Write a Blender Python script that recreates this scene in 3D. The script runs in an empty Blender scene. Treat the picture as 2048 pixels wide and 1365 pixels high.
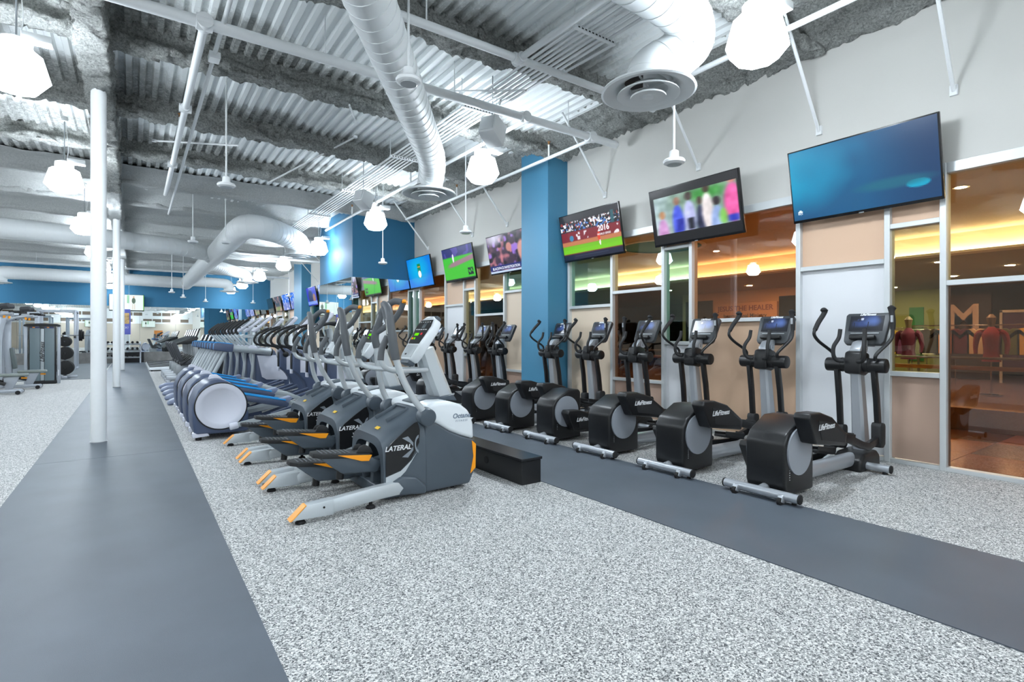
import bpy, bmesh, math, random
import numpy as np
from mathutils import Vector, Matrix
random.seed(7)
rng = np.random.default_rng(7)
PI = math.pi
scene = bpy.context.scene
COL = scene.collection

# ------------------------------------------------------------------ camera, world, exposure
cam_d = bpy.data.cameras.new('camera')
cam = bpy.data.objects.new('camera', cam_d)
COL.objects.link(cam)
cam.location = (0, 0, 1.3)
cam.rotation_euler = (PI / 2, 0, -math.radians(35.365))
cam_d.sensor_width = 36
cam_d.lens = 36 * 1068 / 2048
cam_d.shift_y = -8.5 / 2048
cam_d.clip_start = 0.05
cam_d.clip_end = 300
scene.camera = cam
world = bpy.data.worlds.new('world')
world.use_nodes = True
world.node_tree.nodes['Background'].inputs[0].default_value = (0.8, 0.9, 1, 1)
world.node_tree.nodes['Background'].inputs[1].default_value = 0.0
scene.world = world
scene.view_settings.view_transform = 'Standard'
scene.view_settings.look = 'None'
scene.view_settings.gamma = 1
scene.view_settings.use_curve_mapping = False
scene.view_settings.exposure = 1.0
LAMP = 80.0          # radiance of the lamp globes
scene.cycles.use_denoising = True
scene.cycles.max_bounces = 10
scene.cycles.diffuse_bounces = 5
scene.cycles.transparent_max_bounces = 12

# ------------------------------------------------------------------ materials
def lin(c):
    return tuple(((v / 255) / 12.92 if v / 255 <= 0.04045 else ((v / 255 + 0.055) / 1.055) ** 2.4) for v in c)

MATS = {}
def mat(name, rgb, rough=0.5, metal=0.0, bump=0.0, bscale=200.0, var=0.0, vscale=3.0, coat=0.0, emit=0.0, spec=0.5):
    """painted / plastic / metal surface: base colour with faint noise variation and fine bump"""
    if name in MATS:
        return MATS[name]
    m = bpy.data.materials.new(name)
    m.use_nodes = True
    nt = m.node_tree
    b = nt.nodes['Principled BSDF']
    c = lin(rgb)
    b.inputs['Base Color'].default_value = (*c, 1)
    b.inputs['Roughness'].default_value = rough
    b.inputs['Metallic'].default_value = metal
    b.inputs['Specular IOR Level'].default_value = spec
    b.inputs['Coat Weight'].default_value = coat
    b.inputs['Coat Roughness'].default_value = 0.1
    if emit:
        b.inputs['Emission Color'].default_value = (*c, 1)
        b.inputs['Emission Strength'].default_value = emit
    if var or bump:
        tc = nt.nodes.new('ShaderNodeTexCoord')
    if var:
        n = nt.nodes.new('ShaderNodeTexNoise')
        n.inputs['Scale'].default_value = vscale
        n.inputs['Detail'].default_value = 5
        nt.links.new(tc.outputs['Object'], n.inputs['Vector'])
        r = nt.nodes.new('ShaderNodeValToRGB')
        r.color_ramp.elements[0].position = 0.3
        r.color_ramp.elements[1].position = 0.7
        r.color_ramp.elements[0].color = (*[v * (1 - var) for v in c], 1)
        r.color_ramp.elements[1].color = (*[min(1, v * (1 + var)) for v in c], 1)
        nt.links.new(n.outputs['Fac'], r.inputs['Fac'])
        nt.links.new(r.outputs['Color'], b.inputs['Base Color'])
    if bump:
        n2 = nt.nodes.new('ShaderNodeTexNoise')
        n2.inputs['Scale'].default_value = bscale
        n2.inputs['Detail'].default_value = 3
        nt.links.new(tc.outputs['Object'], n2.inputs['Vector'])
        bp = nt.nodes.new('ShaderNodeBump')
        bp.inputs['Strength'].default_value = bump
        bp.inputs['Distance'].default_value = 0.004
        nt.links.new(n2.outputs['Fac'], bp.inputs['Height'])
        nt.links.new(bp.outputs['Normal'], b.inputs['Normal'])
    MATS[name] = m
    return m

def speckle(name, cols, scale, rough=0.75, bump=0.15):
    m = bpy.data.materials.new(name); m.use_nodes = True
    nt = m.node_tree; b = nt.nodes['Principled BSDF']
    tc = nt.nodes.new('ShaderNodeTexCoord')
    v = nt.nodes.new('ShaderNodeTexVoronoi'); v.inputs['Scale'].default_value = scale
    nz = nt.nodes.new('ShaderNodeTexNoise'); nz.inputs['Scale'].default_value = scale * 0.9
    mx = nt.nodes.new('ShaderNodeMix'); mx.data_type = 'VECTOR'
    mx.inputs[0].default_value = 0.012
    nt.links.new(tc.outputs['Object'], nz.inputs['Vector'])
    nt.links.new(tc.outputs['Object'], mx.inputs[4]); nt.links.new(nz.outputs['Color'], mx.inputs[5])
    nt.links.new(mx.outputs[1], v.inputs['Vector'])
    sp = nt.nodes.new('ShaderNodeSeparateColor')
    nt.links.new(v.outputs['Color'], sp.inputs['Color'])
    r = nt.nodes.new('ShaderNodeValToRGB'); r.color_ramp.interpolation = 'CONSTANT'
    els = r.color_ramp.elements
    while len(els) < len(cols): els.new(0.5)
    for e, (p, c) in zip(els, cols):
        e.position = p; e.color = (*lin(c), 1)
    nt.links.new(sp.outputs[0], r.inputs['Fac'])
    nt.links.new(r.outputs['Color'], b.inputs['Base Color'])
    bp = nt.nodes.new('ShaderNodeBump'); bp.inputs['Strength'].default_value = bump; bp.inputs['Distance'].default_value = 0.002
    nt.links.new(v.outputs['Distance'], bp.inputs['Height']); nt.links.new(bp.outputs['Normal'], b.inputs['Normal'])
    b.inputs['Roughness'].default_value = rough
    MATS[name] = m
    return m

def emission(name, rgb, strength):
    m = bpy.data.materials.new(name); m.use_nodes = True
    nt = m.node_tree; nt.nodes.clear()
    e = nt.nodes.new('ShaderNodeEmission'); e.inputs[0].default_value = (*lin(rgb), 1); e.inputs[1].default_value = strength
    o = nt.nodes.new('ShaderNodeOutputMaterial'); nt.links.new(e.outputs[0], o.inputs[0])
    MATS[name] = m
    return m

def tinted_glass(name, rgb, refl=0.08):
    """thin window pane: tinted see-through with a Fresnel mirror reflection"""
    m = bpy.data.materials.new(name); m.use_nodes = True
    nt = m.node_tree; nt.nodes.clear()
    t = nt.nodes.new('ShaderNodeBsdfTransparent'); t.inputs[0].default_value = (*[v ** 0.5 for v in lin(rgb)], 1)   # light crosses two faces
    g = nt.nodes.new('ShaderNodeBsdfGlossy'); g.inputs['Roughness'].default_value = 0.0
    lw = nt.nodes.new('ShaderNodeLayerWeight'); lw.inputs['Blend'].default_value = 0.25
    ma = nt.nodes.new('ShaderNodeMath'); ma.operation = 'MULTIPLY_ADD'
    ma.inputs[1].default_value = 0.35; ma.inputs[2].default_value = refl
    nt.links.new(lw.outputs['Fresnel'], ma.inputs[0])
    mx = nt.nodes.new('ShaderNodeMixShader'); o = nt.nodes.new('ShaderNodeOutputMaterial')
    nt.links.new(ma.outputs[0], mx.inputs[0]); nt.links.new(t.outputs[0], mx.inputs[1]); nt.links.new(g.outputs[0], mx.inputs[2])
    nt.links.new(mx.outputs[0], o.inputs[0])
    MATS[name] = m
    return m

def attr_screen(name, strength=1.0):
    """switched-on display: the picture is a colour attribute on the screen mesh, with a glossy face"""
    if name in MATS: return MATS[name]
    m = bpy.data.materials.new(name); m.use_nodes = True
    nt = m.node_tree; b = nt.nodes['Principled BSDF']
    b.inputs['Base Color'].default_value = (0.01, 0.01, 0.012, 1); b.inputs['Roughness'].default_value = 0.22
    a = nt.nodes.new('ShaderNodeAttribute'); a.attribute_name = 'Col'
    nt.links.new(a.outputs['Color'], b.inputs['Emission Color']); b.inputs['Emission Strength'].default_value = strength
    MATS[name] = m
    return m

# ------------------------------------------------------------------ mesh builder
def catmull(pts, k=6, closed=False):
    P = [Vector(p) for p in pts]
    n = len(P)
    out = []
    rngi = range(n) if closed else range(n - 1)
    for i in rngi:
        p0 = P[(i - 1) % n] if closed or i > 0 else P[0] * 2 - P[1]
        p1 = P[i]; p2 = P[(i + 1) % n]
        p3 = P[(i + 2) % n] if closed or i + 2 < n else P[n - 1] * 2 - P[n - 2]
        for j in range(k):
            t = j / k
            out.append(0.5 * ((2 * p1) + (p2 - p0) * t + (2 * p0 - 5 * p1 + 4 * p2 - p3) * t * t + (3 * p1 - p0 - 3 * p2 + p3) * t ** 3))
    if not closed: out.append(P[-1].copy())
    return out

class MB:
    def __init__(self, off=(0, 0, 0)):
        self.v = []; self.f = []; self.mi = []; self.off = Vector(off); self.cur = 0
    def add(self, verts, faces, M=None):
        b = len(self.v)
        for p in verts:
            p = Vector(p)
            if M is not None: p = M @ p
            self.v.append(p - self.off)
        for f in faces:
            self.f.append(tuple(i + b for i in f)); self.mi.append(self.cur)
        return self
    def box(self, c, s, M=None, rot=None):
        x, y, z = c; a, b, d = s[0] / 2, s[1] / 2, s[2] / 2
        vs = [(-a, -b, -d), (a, -b, -d), (a, b, -d), (-a, b, -d), (-a, -b, d), (a, -b, d), (a, b, d), (-a, b, d)]
        T = Matrix.Translation(c)
        if rot: T = T @ Matrix.Rotation(rot[2], 4, 'Z') @ Matrix.Rotation(rot[1], 4, 'Y') @ Matrix.Rotation(rot[0], 4, 'X')
        if M is not None: T = M @ T
        return self.add(vs, [(0, 3, 2, 1), (4, 5, 6, 7), (0, 1, 5, 4), (1, 2, 6, 5), (2, 3, 7, 6), (3, 0, 4, 7)], T)
    def bx(self, x0, x1, y0, y1, z0, z1):
        return self.box(((x0 + x1) / 2, (y0 + y1) / 2, (z0 + z1) / 2), (x1 - x0, y1 - y0, z1 - z0))
    def prism(self, prof, y0, y1, axis='y', M=None):
        """profile (a,b) extruded: axis y -> (x,z) along y; x -> (y,z) along x; z -> (x,y) along z"""
        n = len(prof)
        area = sum(prof[i][0] * prof[(i + 1) % n][1] - prof[(i + 1) % n][0] * prof[i][1] for i in range(n))
        if area < 0: prof = prof[::-1]
        def mk(a, b, t):
            return (a, t, b) if axis == 'y' else ((t, a, b) if axis == 'x' else (a, b, t))
        vs = [mk(a, b, y0) for a, b in prof] + [mk(a, b, y1) for a, b in prof]
        fs = [tuple(range(n)), tuple(range(2 * n - 1, n - 1, -1))] + [(i, i + n, (i + 1) % n + n, (i + 1) % n) for i in range(n)]
        if axis in 'xz': fs = [f[::-1] for f in fs]
        return self.add(vs, fs, M)
    def tube(self, pts, r, n=10, smooth=0, cap=True, sec=None, up=None, closed=False):
        if smooth: P = catmull(pts, smooth, closed)
        else: P = [Vector(p) for p in pts]
        m = len(P)
        rs = r if isinstance(r, (list, tuple)) else None
        vs = []; prevN = None
        for i in range(m):
            if closed: t = (P[(i + 1) % m] - P[i - 1])
            else: t = (P[min(i + 1, m - 1)] - P[max(i - 1, 0)])
            if t.length < 1e-9: t = Vector((0, 0, 1))
            t.normalize()
            if prevN is None:
                a = Vector(up) if up else (Vector((0, 0, 1)) if abs(t.z) < 0.9 else Vector((0, 1, 0)))
                N = a - t * a.dot(t); N.normalize()
            else:
                N = prevN - t * prevN.dot(t)
                if N.length < 1e-6: N = t.orthogonal()
                N.normalize()
            B = t.cross(N); prevN = N
            if rs: 
                q = i / (m - 1) * (len(rs) - 1); j = min(int(q), len(rs) - 2); rr = rs[j] + (rs[j + 1] - rs[j]) * (q - j)
            else: rr = r
            if sec: 
                for (sx, sy) in sec: vs.append(P[i] + B * sx * (rr if rs else 1) + N * sy * (rr if rs else 1))
            else:
                for k in range(n):
                    a = 2 * PI * k / n
                    vs.append(P[i] + (N * math.cos(a) + B * math.sin(a)) * rr)
        n = len(sec) if sec else n
        fs = []
        for i in range(m if closed else m - 1):
            a = i * n; b2 = ((i + 1) % m) * n
            for k in range(n):
                fs.append((a + k, a + (k + 1) % n, b2 + (k + 1) % n, b2 + k))
        if cap and not closed:
            fs.append(tuple(range(n - 1, -1, -1))); fs.append(tuple(range((m - 1) * n, m * n)))
        return self.add(vs, fs)
    def lathe(self, prof, n=20, M=None):
        """profile (r,z) turned about z"""
        vs = []; fs = []
        idx = []
        for (r, z) in prof:
            if r < 1e-6: idx.append([len(vs)]); vs.append((0, 0, z))
            else:
                idx.append(list(range(len(vs), len(vs) + n)))
                for k in range(n): vs.append((r * math.cos(2 * PI * k / n), r * math.sin(2 * PI * k / n), z))
        for i in range(len(prof) - 1):
            A, B = idx[i], idx[i + 1]
            for k in range(n):
                k2 = (k + 1) % n
                if len(A) == 1 and len(B) == 1: continue
                if len(A) == 1: fs.append((A[0], B[k2], B[k]))
                elif len(B) == 1: fs.append((A[k], A[k2], B[0]))
                else: fs.append((A[k], A[k2], B[k2], B[k]))
        return self.add(vs, fs, M)
    def cyl(self, p0, p1, r, n=16):
        return self.tube([p0, p1], r, n)
    def mesh(self, name, mats, bevel=0.0, seg=2, smooth=True, ang=35):
        me = bpy.data.meshes.new(name)
        me.from_pydata([tuple(p) for p in self.v], [], self.f)
        me.polygons.foreach_set('material_index', self.mi)
        bm = bmesh.new(); bm.from_mesh(me)
        bmesh.ops.recalc_face_normals(bm, faces=bm.faces)
        if bevel > 0:
            es = [e for e in bm.edges if len(e.link_faces) == 2 and e.calc_face_angle(0) > math.radians(28)]
            bmesh.ops.bevel(bm, geom=es, offset=bevel, segments=seg, profile=0.5, affect='EDGES', clamp_overlap=True)
        bm.to_mesh(me); bm.free()
        for m in (mats if isinstance(mats, (list, tuple)) else [mats]): me.materials.append(m)
        if smooth:
            me.polygons.foreach_set('use_smooth', [True] * len(me.polygons))
            me.set_sharp_from_angle(angle=math.radians(ang))
        me.update()
        return me
    def build(self, name, mats, parent=None, bevel=0.0, seg=2, smooth=True, ang=35, **kw):
        o = bpy.data.objects.new(name, self.mesh(name, mats, bevel, seg, smooth, ang))
        COL.objects.link(o)
        if parent is not None: o.parent = parent
        for k, v in kw.items(): o[k] = v
        return o

def thing(name, label, cat, loc=(0, 0, 0), rz=0.0, group=None):
    o = bpy.data.objects.new(name, None); COL.objects.link(o)
    o.empty_display_size = 0.1
    o.location = loc; o.rotation_euler = (0, 0, rz)
    o['label'] = label; o['category'] = cat
    if group: o['group'] = group
    return o

def tag(o, label, cat, group=None):
    o['label'] = label; o['category'] = cat
    if group: o['group'] = group
    return o

def kids(o): return KIDS.get(o.name) if False else list(o.children)
def copy_tree(o, loc=None, label=None, rz=None, parent=None):
    c = o.copy(); COL.objects.link(c)
    if parent is not None: c.parent = parent
    if loc is not None: c.location = loc
    if rz is not None: c.rotation_euler = (0, 0, rz)
    if label: c['label'] = label
    for ch in list(o.children): copy_tree(ch, parent=c)
    return c

def struct(name, mb, m, parent=None, **kw):
    o = mb.build(name, m, parent, **kw)
    if parent is None: o['kind'] = 'structure'
    return o

_TXT = {}
def text_mb(mb, s, size, M, extr=0.001, shear=0.0, align='CENTER', space=1.0, bold=0.0):
    """flat lettering added to a builder; M places the text plane (x right, y up, z out)"""
    key = (s, size, extr, shear, align, space, bold)
    if key not in _TXT:
        cu = bpy.data.curves.new('lettering', 'FONT'); cu.body = s; cu.size = size; cu.extrude = extr; cu.shear = shear
        cu.align_x = align; cu.align_y = 'CENTER'; cu.space_character = space; cu.resolution_u = 3; cu.offset = bold
        ob = bpy.data.objects.new('lettering', cu); COL.objects.link(ob)
        dg = bpy.context.evaluated_depsgraph_get(); dg.update()
        me = bpy.data.meshes.new_from_object(ob.evaluated_get(dg))
        _TXT[key] = ([v.co.copy() for v in me.vertices], [tuple(p.vertices) for p in me.polygons])
        bpy.data.objects.remove(ob); bpy.data.curves.remove(cu); bpy.data.meshes.remove(me)
    vs, fs = _TXT[key]
    return mb.add(vs, fs, M)

def plane_M(o, right, up):
    r = Vector(right).normalized(); u = Vector(up).normalized(); n = r.cross(u).normalized(); u = n.cross(r)
    return Matrix(((r.x, u.x, n.x, o[0]), (r.y, u.y, n.y, o[1]), (r.z, u.z, n.z, o[2]), (0, 0, 0, 1)))

# value noise for sprayed insulation
_H = rng.random((64, 64, 64))
def vnoise(p, s):
    q = p * s; i = np.floor(q).astype(int); f = q - i; f = f * f * (3 - 2 * f)
    r = 0
    for a in (0, 1):
        for b in (0, 1):
            for c in (0, 1):
                w = (f[:, 0] if a else 1 - f[:, 0]) * (f[:, 1] if b else 1 - f[:, 1]) * (f[:, 2] if c else 1 - f[:, 2])
                r = r + w * _H[(i[:, 0] + a) % 64, (i[:, 1] + b) % 64, (i[:, 2] + c) % 64]
    return r - 0.5

def fuzzy_beam(name, sec, a0, a1, axis, step, amp, m, parent=None, at=(0, 0, 0), sub=0.06):
    """beam coated with lumpy sprayed insulation: closed section swept along x or y, surface pushed about by noise"""
    ring = []
    n = len(sec)
    for i in range(n):
        p, q = sec[i], sec[(i + 1) % n]
        L = math.hypot(q[0] - p[0], q[1] - p[1]); k = max(1, int(L / sub))
        for j in range(k):
            t = j / k; ring.append((p[0] + (q[0] - p[0]) * t, p[1] + (q[1] - p[1]) * t))
    R = np.array(ring); m_ = len(R)
    cx, cz = R.mean(0)
    N = int((a1 - a0) / step) + 1
    A = np.linspace(a0, a1, N)
    g = np.zeros((N, m_, 3))
    if axis == 'x':
        g[..., 0] = A[:, None]; g[..., 1] = R[None, :, 0]; g[..., 2] = R[None, :, 1]
    else:
        g[..., 1] = A[:, None]; g[..., 0] = R[None, :, 0]; g[..., 2] = R[None, :, 1]
    p = g.reshape(-1, 3) + np.array(at) 
    d = np.zeros_like(p)
    for k_, (s, w) in enumerate(((5, 0.9), (13, 0.9), (33, 0.95))):
        d[:, 0] += w * vnoise(p + 3.1 * k_, s); d[:, 1] += w * vnoise(p + 17.7 + k_, s); d[:, 2] += w * vnoise(p + 31.3 + k_, s)
    p = p + d * amp
    me = bpy.data.meshes.new(name)
    faces = []
    for i in range(N - 1):
        for j in range(m_):
            j2 = (j + 1) % m_
            faces.append((i * m_ + j, i * m_ + j2, (i + 1) * m_ + j2, (i + 1) * m_ + j))
    me.from_pydata(p.tolist(), [], faces)
    me.materials.append(m)
    me.polygons.foreach_set('use_smooth', [True] * len(me.polygons))
    o = bpy.data.objects.new(name, me); COL.objects.link(o)
    if parent is not None: o.parent = parent
    return o
# ------------------------------------------------------------------ shared materials
M_white = mat('white_paint', (226, 229, 230), 0.5)
M_wallw = mat('wall_paint_warm_grey', (197, 196, 191), 0.7, bump=0.1, bscale=120)
M_beige = mat('wall_paint_beige', (196, 186, 172), 0.75, bump=0.1, bscale=120)
M_blue = mat('wall_paint_blue', (36, 97, 130), 0.75, bump=0.08, bscale=120)
M_bluelit = mat('pillar_blue_lit', (62, 124, 156), 0.5, bump=0.08, bscale=120)  # same blue paint as the wide pillar, lightened for lamp light on it
M_alu = mat('aluminium_frame', (200, 204, 205), 0.4, 0.3)
M_black = mat('black_plastic', (17, 18, 20), 0.4)
M_blackm = mat('black_matte', (26, 27, 29), 0.65, bump=0.15, bscale=300)
M_rubber = mat('black_rubber', (20, 20, 21), 0.8)
M_silver = mat('silver_paint', (176, 181, 187), 0.35, 0.55)
M_chrome = mat('chrome', (215, 218, 220), 0.12, 1.0)
M_steel = mat('grey_steel', (150, 155, 158), 0.4, 0.4)
M_duct = mat('duct_white', (222, 226, 227), 0.5)
M_walk = mat('walkway_rubber', (82, 90, 99), 0.5, var=0.10, vscale=2.2, bump=0.25, bscale=350)
M_mat2 = mat('gym_mat_rubber', (92, 99, 104), 0.7, var=0.1, vscale=3, bump=0.2, bscale=300)
M_floor = speckle('speckled_rubber', [(0, (62, 65, 68)), (0.14, (120, 122, 122)), (0.34, (160, 161, 160)), (0.58, (196, 196, 194)), (0.80, (226, 226, 224))], 165)
M_mirror = mat('mirror_silver', (232, 238, 238), 0.0, 1.0)
M_stone = mat('stone_base', (112, 112, 110), 0.6, var=0.25, vscale=4)

JOIST0, JPITCH = 9.45, 2.15
def deck_material():
    m = bpy.data.materials.new('deck_paint_with_overspray'); m.use_nodes = True
    nt = m.node_tree; b = nt.nodes['Principled BSDF']; N = nt.nodes.new; L = nt.links.new
    def math_(op, a, bb=None, c=None):
        n = N('ShaderNodeMath'); n.operation = op
        for k, v in enumerate((a, bb, c)):
            if v is None: continue
            if isinstance(v, (int, float)): n.inputs[k].default_value = v
            else: L(v, n.inputs[k])
        return n.outputs[0]
    tc = N('ShaderNodeTexCoord'); sx = N('ShaderNodeSeparateXYZ'); L(tc.outputs['Object'], sx.inputs[0])
    y = math_('DIVIDE', math_('SUBTRACT', sx.outputs[1], JOIST0), JPITCH)
    t_ = math_('FRACT', y); fr = math_('MINIMUM', math_('SUBTRACT', 1.0, t_), math_('MULTIPLY', t_, 3.0))   # coat reaches farther on one side of each joist
    n1 = N('ShaderNodeTexNoise'); n1.inputs['Scale'].default_value = 1.1; n1.inputs['Detail'].default_value = 2; L(tc.outputs['Object'], n1.inputs['Vector'])
    n2 = N('ShaderNodeTexNoise'); n2.inputs['Scale'].default_value = 22; n2.inputs['Detail'].default_value = 6; n2.inputs['Roughness'].default_value = 0.7; L(tc.outputs['Object'], n2.inputs['Vector'])
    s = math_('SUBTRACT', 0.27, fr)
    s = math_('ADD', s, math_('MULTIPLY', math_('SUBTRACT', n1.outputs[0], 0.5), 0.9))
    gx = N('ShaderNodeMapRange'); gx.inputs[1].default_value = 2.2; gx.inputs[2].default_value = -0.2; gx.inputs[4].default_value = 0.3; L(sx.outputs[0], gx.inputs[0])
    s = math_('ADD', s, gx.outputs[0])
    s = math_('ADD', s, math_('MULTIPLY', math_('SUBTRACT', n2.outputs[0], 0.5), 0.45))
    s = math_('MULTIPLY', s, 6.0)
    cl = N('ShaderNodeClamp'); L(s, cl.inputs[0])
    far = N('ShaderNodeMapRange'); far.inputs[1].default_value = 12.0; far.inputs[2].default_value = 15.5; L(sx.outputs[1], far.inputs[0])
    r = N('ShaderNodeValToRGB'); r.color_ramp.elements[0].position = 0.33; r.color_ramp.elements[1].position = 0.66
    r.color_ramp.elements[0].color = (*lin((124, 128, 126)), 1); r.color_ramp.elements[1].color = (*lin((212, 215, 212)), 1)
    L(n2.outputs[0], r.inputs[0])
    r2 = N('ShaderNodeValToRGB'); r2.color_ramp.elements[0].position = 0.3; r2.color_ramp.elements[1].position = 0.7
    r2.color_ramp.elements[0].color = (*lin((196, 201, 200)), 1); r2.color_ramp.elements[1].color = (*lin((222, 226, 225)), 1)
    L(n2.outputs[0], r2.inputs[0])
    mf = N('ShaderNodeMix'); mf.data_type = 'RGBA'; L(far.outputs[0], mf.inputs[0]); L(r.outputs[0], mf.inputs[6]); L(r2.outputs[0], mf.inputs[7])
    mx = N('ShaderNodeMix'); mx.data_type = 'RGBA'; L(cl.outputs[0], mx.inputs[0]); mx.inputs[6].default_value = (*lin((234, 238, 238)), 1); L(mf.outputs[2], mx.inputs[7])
    L(mx.outputs[2], b.inputs['Base Color']); b.inputs['Roughness'].default_value = 0.75
    bp = N('ShaderNodeBump'); bp.inputs['Distance'].default_value = 0.05; L(cl.outputs[0], bp.inputs['Strength']); L(n2.outputs[0], bp.inputs['Height']); L(bp.outputs[0], b.inputs['Normal'])
    return m
def spray_material(name, dark, light):
    m = bpy.data.materials.new(name); m.use_nodes = True
    nt = m.node_tree; b = nt.nodes['Principled BSDF']; N = nt.nodes.new; L = nt.links.new
    tc = N('ShaderNodeTexCoord')
    n2 = N('ShaderNodeTexNoise'); n2.inputs['Scale'].default_value = 34; n2.inputs['Detail'].default_value = 8; n2.inputs['Roughness'].default_value = 0.82; L(tc.outputs['Object'], n2.inputs['Vector'])
    r = N('ShaderNodeValToRGB'); r.color_ramp.elements[0].position = 0.36; r.color_ramp.elements[1].position = 0.60
    r.color_ramp.elements[0].color = (*lin(dark), 1); r.color_ramp.elements[1].color = (*lin(light), 1)
    L(n2.outputs[0], r.inputs[0]); L(r.outputs[0], b.inputs['Base Color']); b.inputs['Roughness'].default_value = 0.9
    bp = N('ShaderNodeBump'); bp.inputs['Distance'].default_value = 0.06; bp.inputs['Strength'].default_value = 1.0; L(n2.outputs[0], bp.inputs['Height']); L(bp.outputs[0], b.inputs['Normal'])
    return m
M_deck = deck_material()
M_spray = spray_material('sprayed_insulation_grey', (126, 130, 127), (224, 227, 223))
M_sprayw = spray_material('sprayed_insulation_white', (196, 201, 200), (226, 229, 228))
M_glass_amber = tinted_glass('glass_amber', (216, 166, 118), 0.10)
M_glass_brown = tinted_glass('glass_brown', (156, 120, 88), 0.09)
M_glass_clear = tinted_glass('glass_pale_yellow', (236, 222, 178), 0.08)
M_glass_olive = tinted_glass('glass_olive', (208, 205, 165), 0.08)
M_glass_teal = tinted_glass('glass_teal', (140, 200, 188), 0.08)
P_peach = mat('panel_peach', (206, 173, 146), 0.35)
P_white = mat('panel_white', (216, 218, 221), 0.3)
P_tan = mat('panel_tan', (196, 166, 140), 0.35)
P_mauve = mat('panel_brown', (176, 150, 134), 0.35)
P_cream = mat('panel_cream', (214, 196, 174), 0.35)

# ------------------------------------------------------------------ the room
XW = 6.42
YB, YF, XL = 33.0, -16.0, -12.0
fl = struct('floor', MB().bx(XL, XW + 0.1, YF, YB, -0.1, 0.0), M_floor, smooth=False)
def strip(name, x0, x1, y0, y1, seams):
    o = thing_struct(name)
    ys = [y0] + seams + [y1]
    for i in range(len(ys) - 1):
        MB().bx(x0, x1, ys[i] + 0.003, ys[i + 1] - 0.003, 0.0, 0.006).build('rubber_sheet', M_walk, o, smooth=False)
    return o
def thing_struct(name):
    o = bpy.data.objects.new(name, None); COL.objects.link(o); o['kind'] = 'structure'; return o
strip('trim_1', -0.82, 0.478, YF, YB - 0.02, [-8.2, -1.0, 7.2, 16.9, 25.4])
strip('trim_2', 2.985, 4.17, YF, YB - 0.02, [-5, 0.0, 9.0, 18.0, 26.0])
free = thing_struct('trim_3')
for i in range(8):
    for j in range(10):
        MB().bx(-0.86 - 1.21 * (i + 1), -0.86 - 1.21 * i - 0.008, 20.9 + 1.2 * j, 20.9 + 1.2 * j + 1.192, 0, 0.008).build('rubber_tile', M_mat2, free, smooth=False)

# ceiling: fluted steel deck + joists
ZD = 4.80
def deck():
    v = []; f = []; x = XL
    prof = [(0, ZD), (0.055, ZD), (0.075, ZD - 0.045), (0.13, ZD - 0.045)]
    xs = []
    while x < XW + 0.2:
        for a, z in prof: xs.append((x + a, z))
        x += 0.15
    for (a, z) in xs: v += [(a, YF, z), (a, YB, z)]
    for i in range(len(xs) - 1): f.append((2 * i, 2 * i + 1, 2 * i + 3, 2 * i + 2))
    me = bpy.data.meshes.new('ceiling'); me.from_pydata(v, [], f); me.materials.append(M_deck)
    o = bpy.data.objects.new('ceiling', me); COL.objects.link(o); o['kind'] = 'structure'
    return o
ceil = deck()
JSEC = [(-0.05, 4.83), (-0.05, 4.63), (-0.11, 4.60), (-0.12, 4.50), (0.12, 4.50), (0.11, 4.60), (0.05, 4.63), (0.05, 4.83)]
for k in range(-4, 11):
    y = JOIST0 + JPITCH * k
    near = 0 < y < 16
    if y < -0.5:
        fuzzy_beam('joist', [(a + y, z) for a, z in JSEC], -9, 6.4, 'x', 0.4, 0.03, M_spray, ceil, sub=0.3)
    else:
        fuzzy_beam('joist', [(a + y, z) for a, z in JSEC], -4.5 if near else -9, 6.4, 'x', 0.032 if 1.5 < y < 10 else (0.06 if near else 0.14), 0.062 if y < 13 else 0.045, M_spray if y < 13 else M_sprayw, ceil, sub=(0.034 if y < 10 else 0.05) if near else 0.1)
for yy0, yy1, st, mm in ((YF, 1.5, 0.4, M_spray), (1.5, 14, 0.035, M_spray), (14, YB, 0.12, M_sprayw)):
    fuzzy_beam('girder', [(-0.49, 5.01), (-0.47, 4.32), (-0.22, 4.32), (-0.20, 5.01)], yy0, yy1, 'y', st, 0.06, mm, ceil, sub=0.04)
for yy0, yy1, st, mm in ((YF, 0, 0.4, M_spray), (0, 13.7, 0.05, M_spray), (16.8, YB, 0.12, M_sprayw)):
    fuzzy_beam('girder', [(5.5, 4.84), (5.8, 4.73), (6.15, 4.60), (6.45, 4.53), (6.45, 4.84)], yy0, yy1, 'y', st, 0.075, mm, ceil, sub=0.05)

# smooth white foam skin over the far part of the deck
def foam():
    xs = np.arange(-9, 6.45, 0.15); ys = np.arange(13.1, 33.0, 0.12)
    X_, Y_ = np.meshgrid(xs, ys); p = np.stack([X_.ravel(), Y_.ravel(), np.full(X_.size, 2.0)], 1)
    dj = (np.abs(((p[:, 1] - JOIST0) / JPITCH + 0.5) % 1 - 0.5)) * JPITCH
    p[:, 2] = 4.735 - 0.27 * np.exp(-(dj / 0.17) ** 2) + 0.05 * vnoise(p, 2.5) + 0.03 * vnoise(p, 7) + 0.014 * np.sin(p[:, 0] * 2 * PI / 0.15) * (p[:, 1] < 16)
    nx = len(xs); fs = [(j * nx + i, j * nx + i + 1, (j + 1) * nx + i + 1, (j + 1) * nx + i) for j in range(len(ys) - 1) for i in range(nx - 1)]
    me = bpy.data.meshes.new('foam_coat'); me.from_pydata(p.tolist(), [], fs); me.materials.append(M_sprayw); me.polygons.foreach_set('use_smooth', [True] * len(me.polygons))
    o = bpy.data.objects.new('foam_coat', me); COL.objects.link(o); o.parent = ceil
foam()
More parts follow.
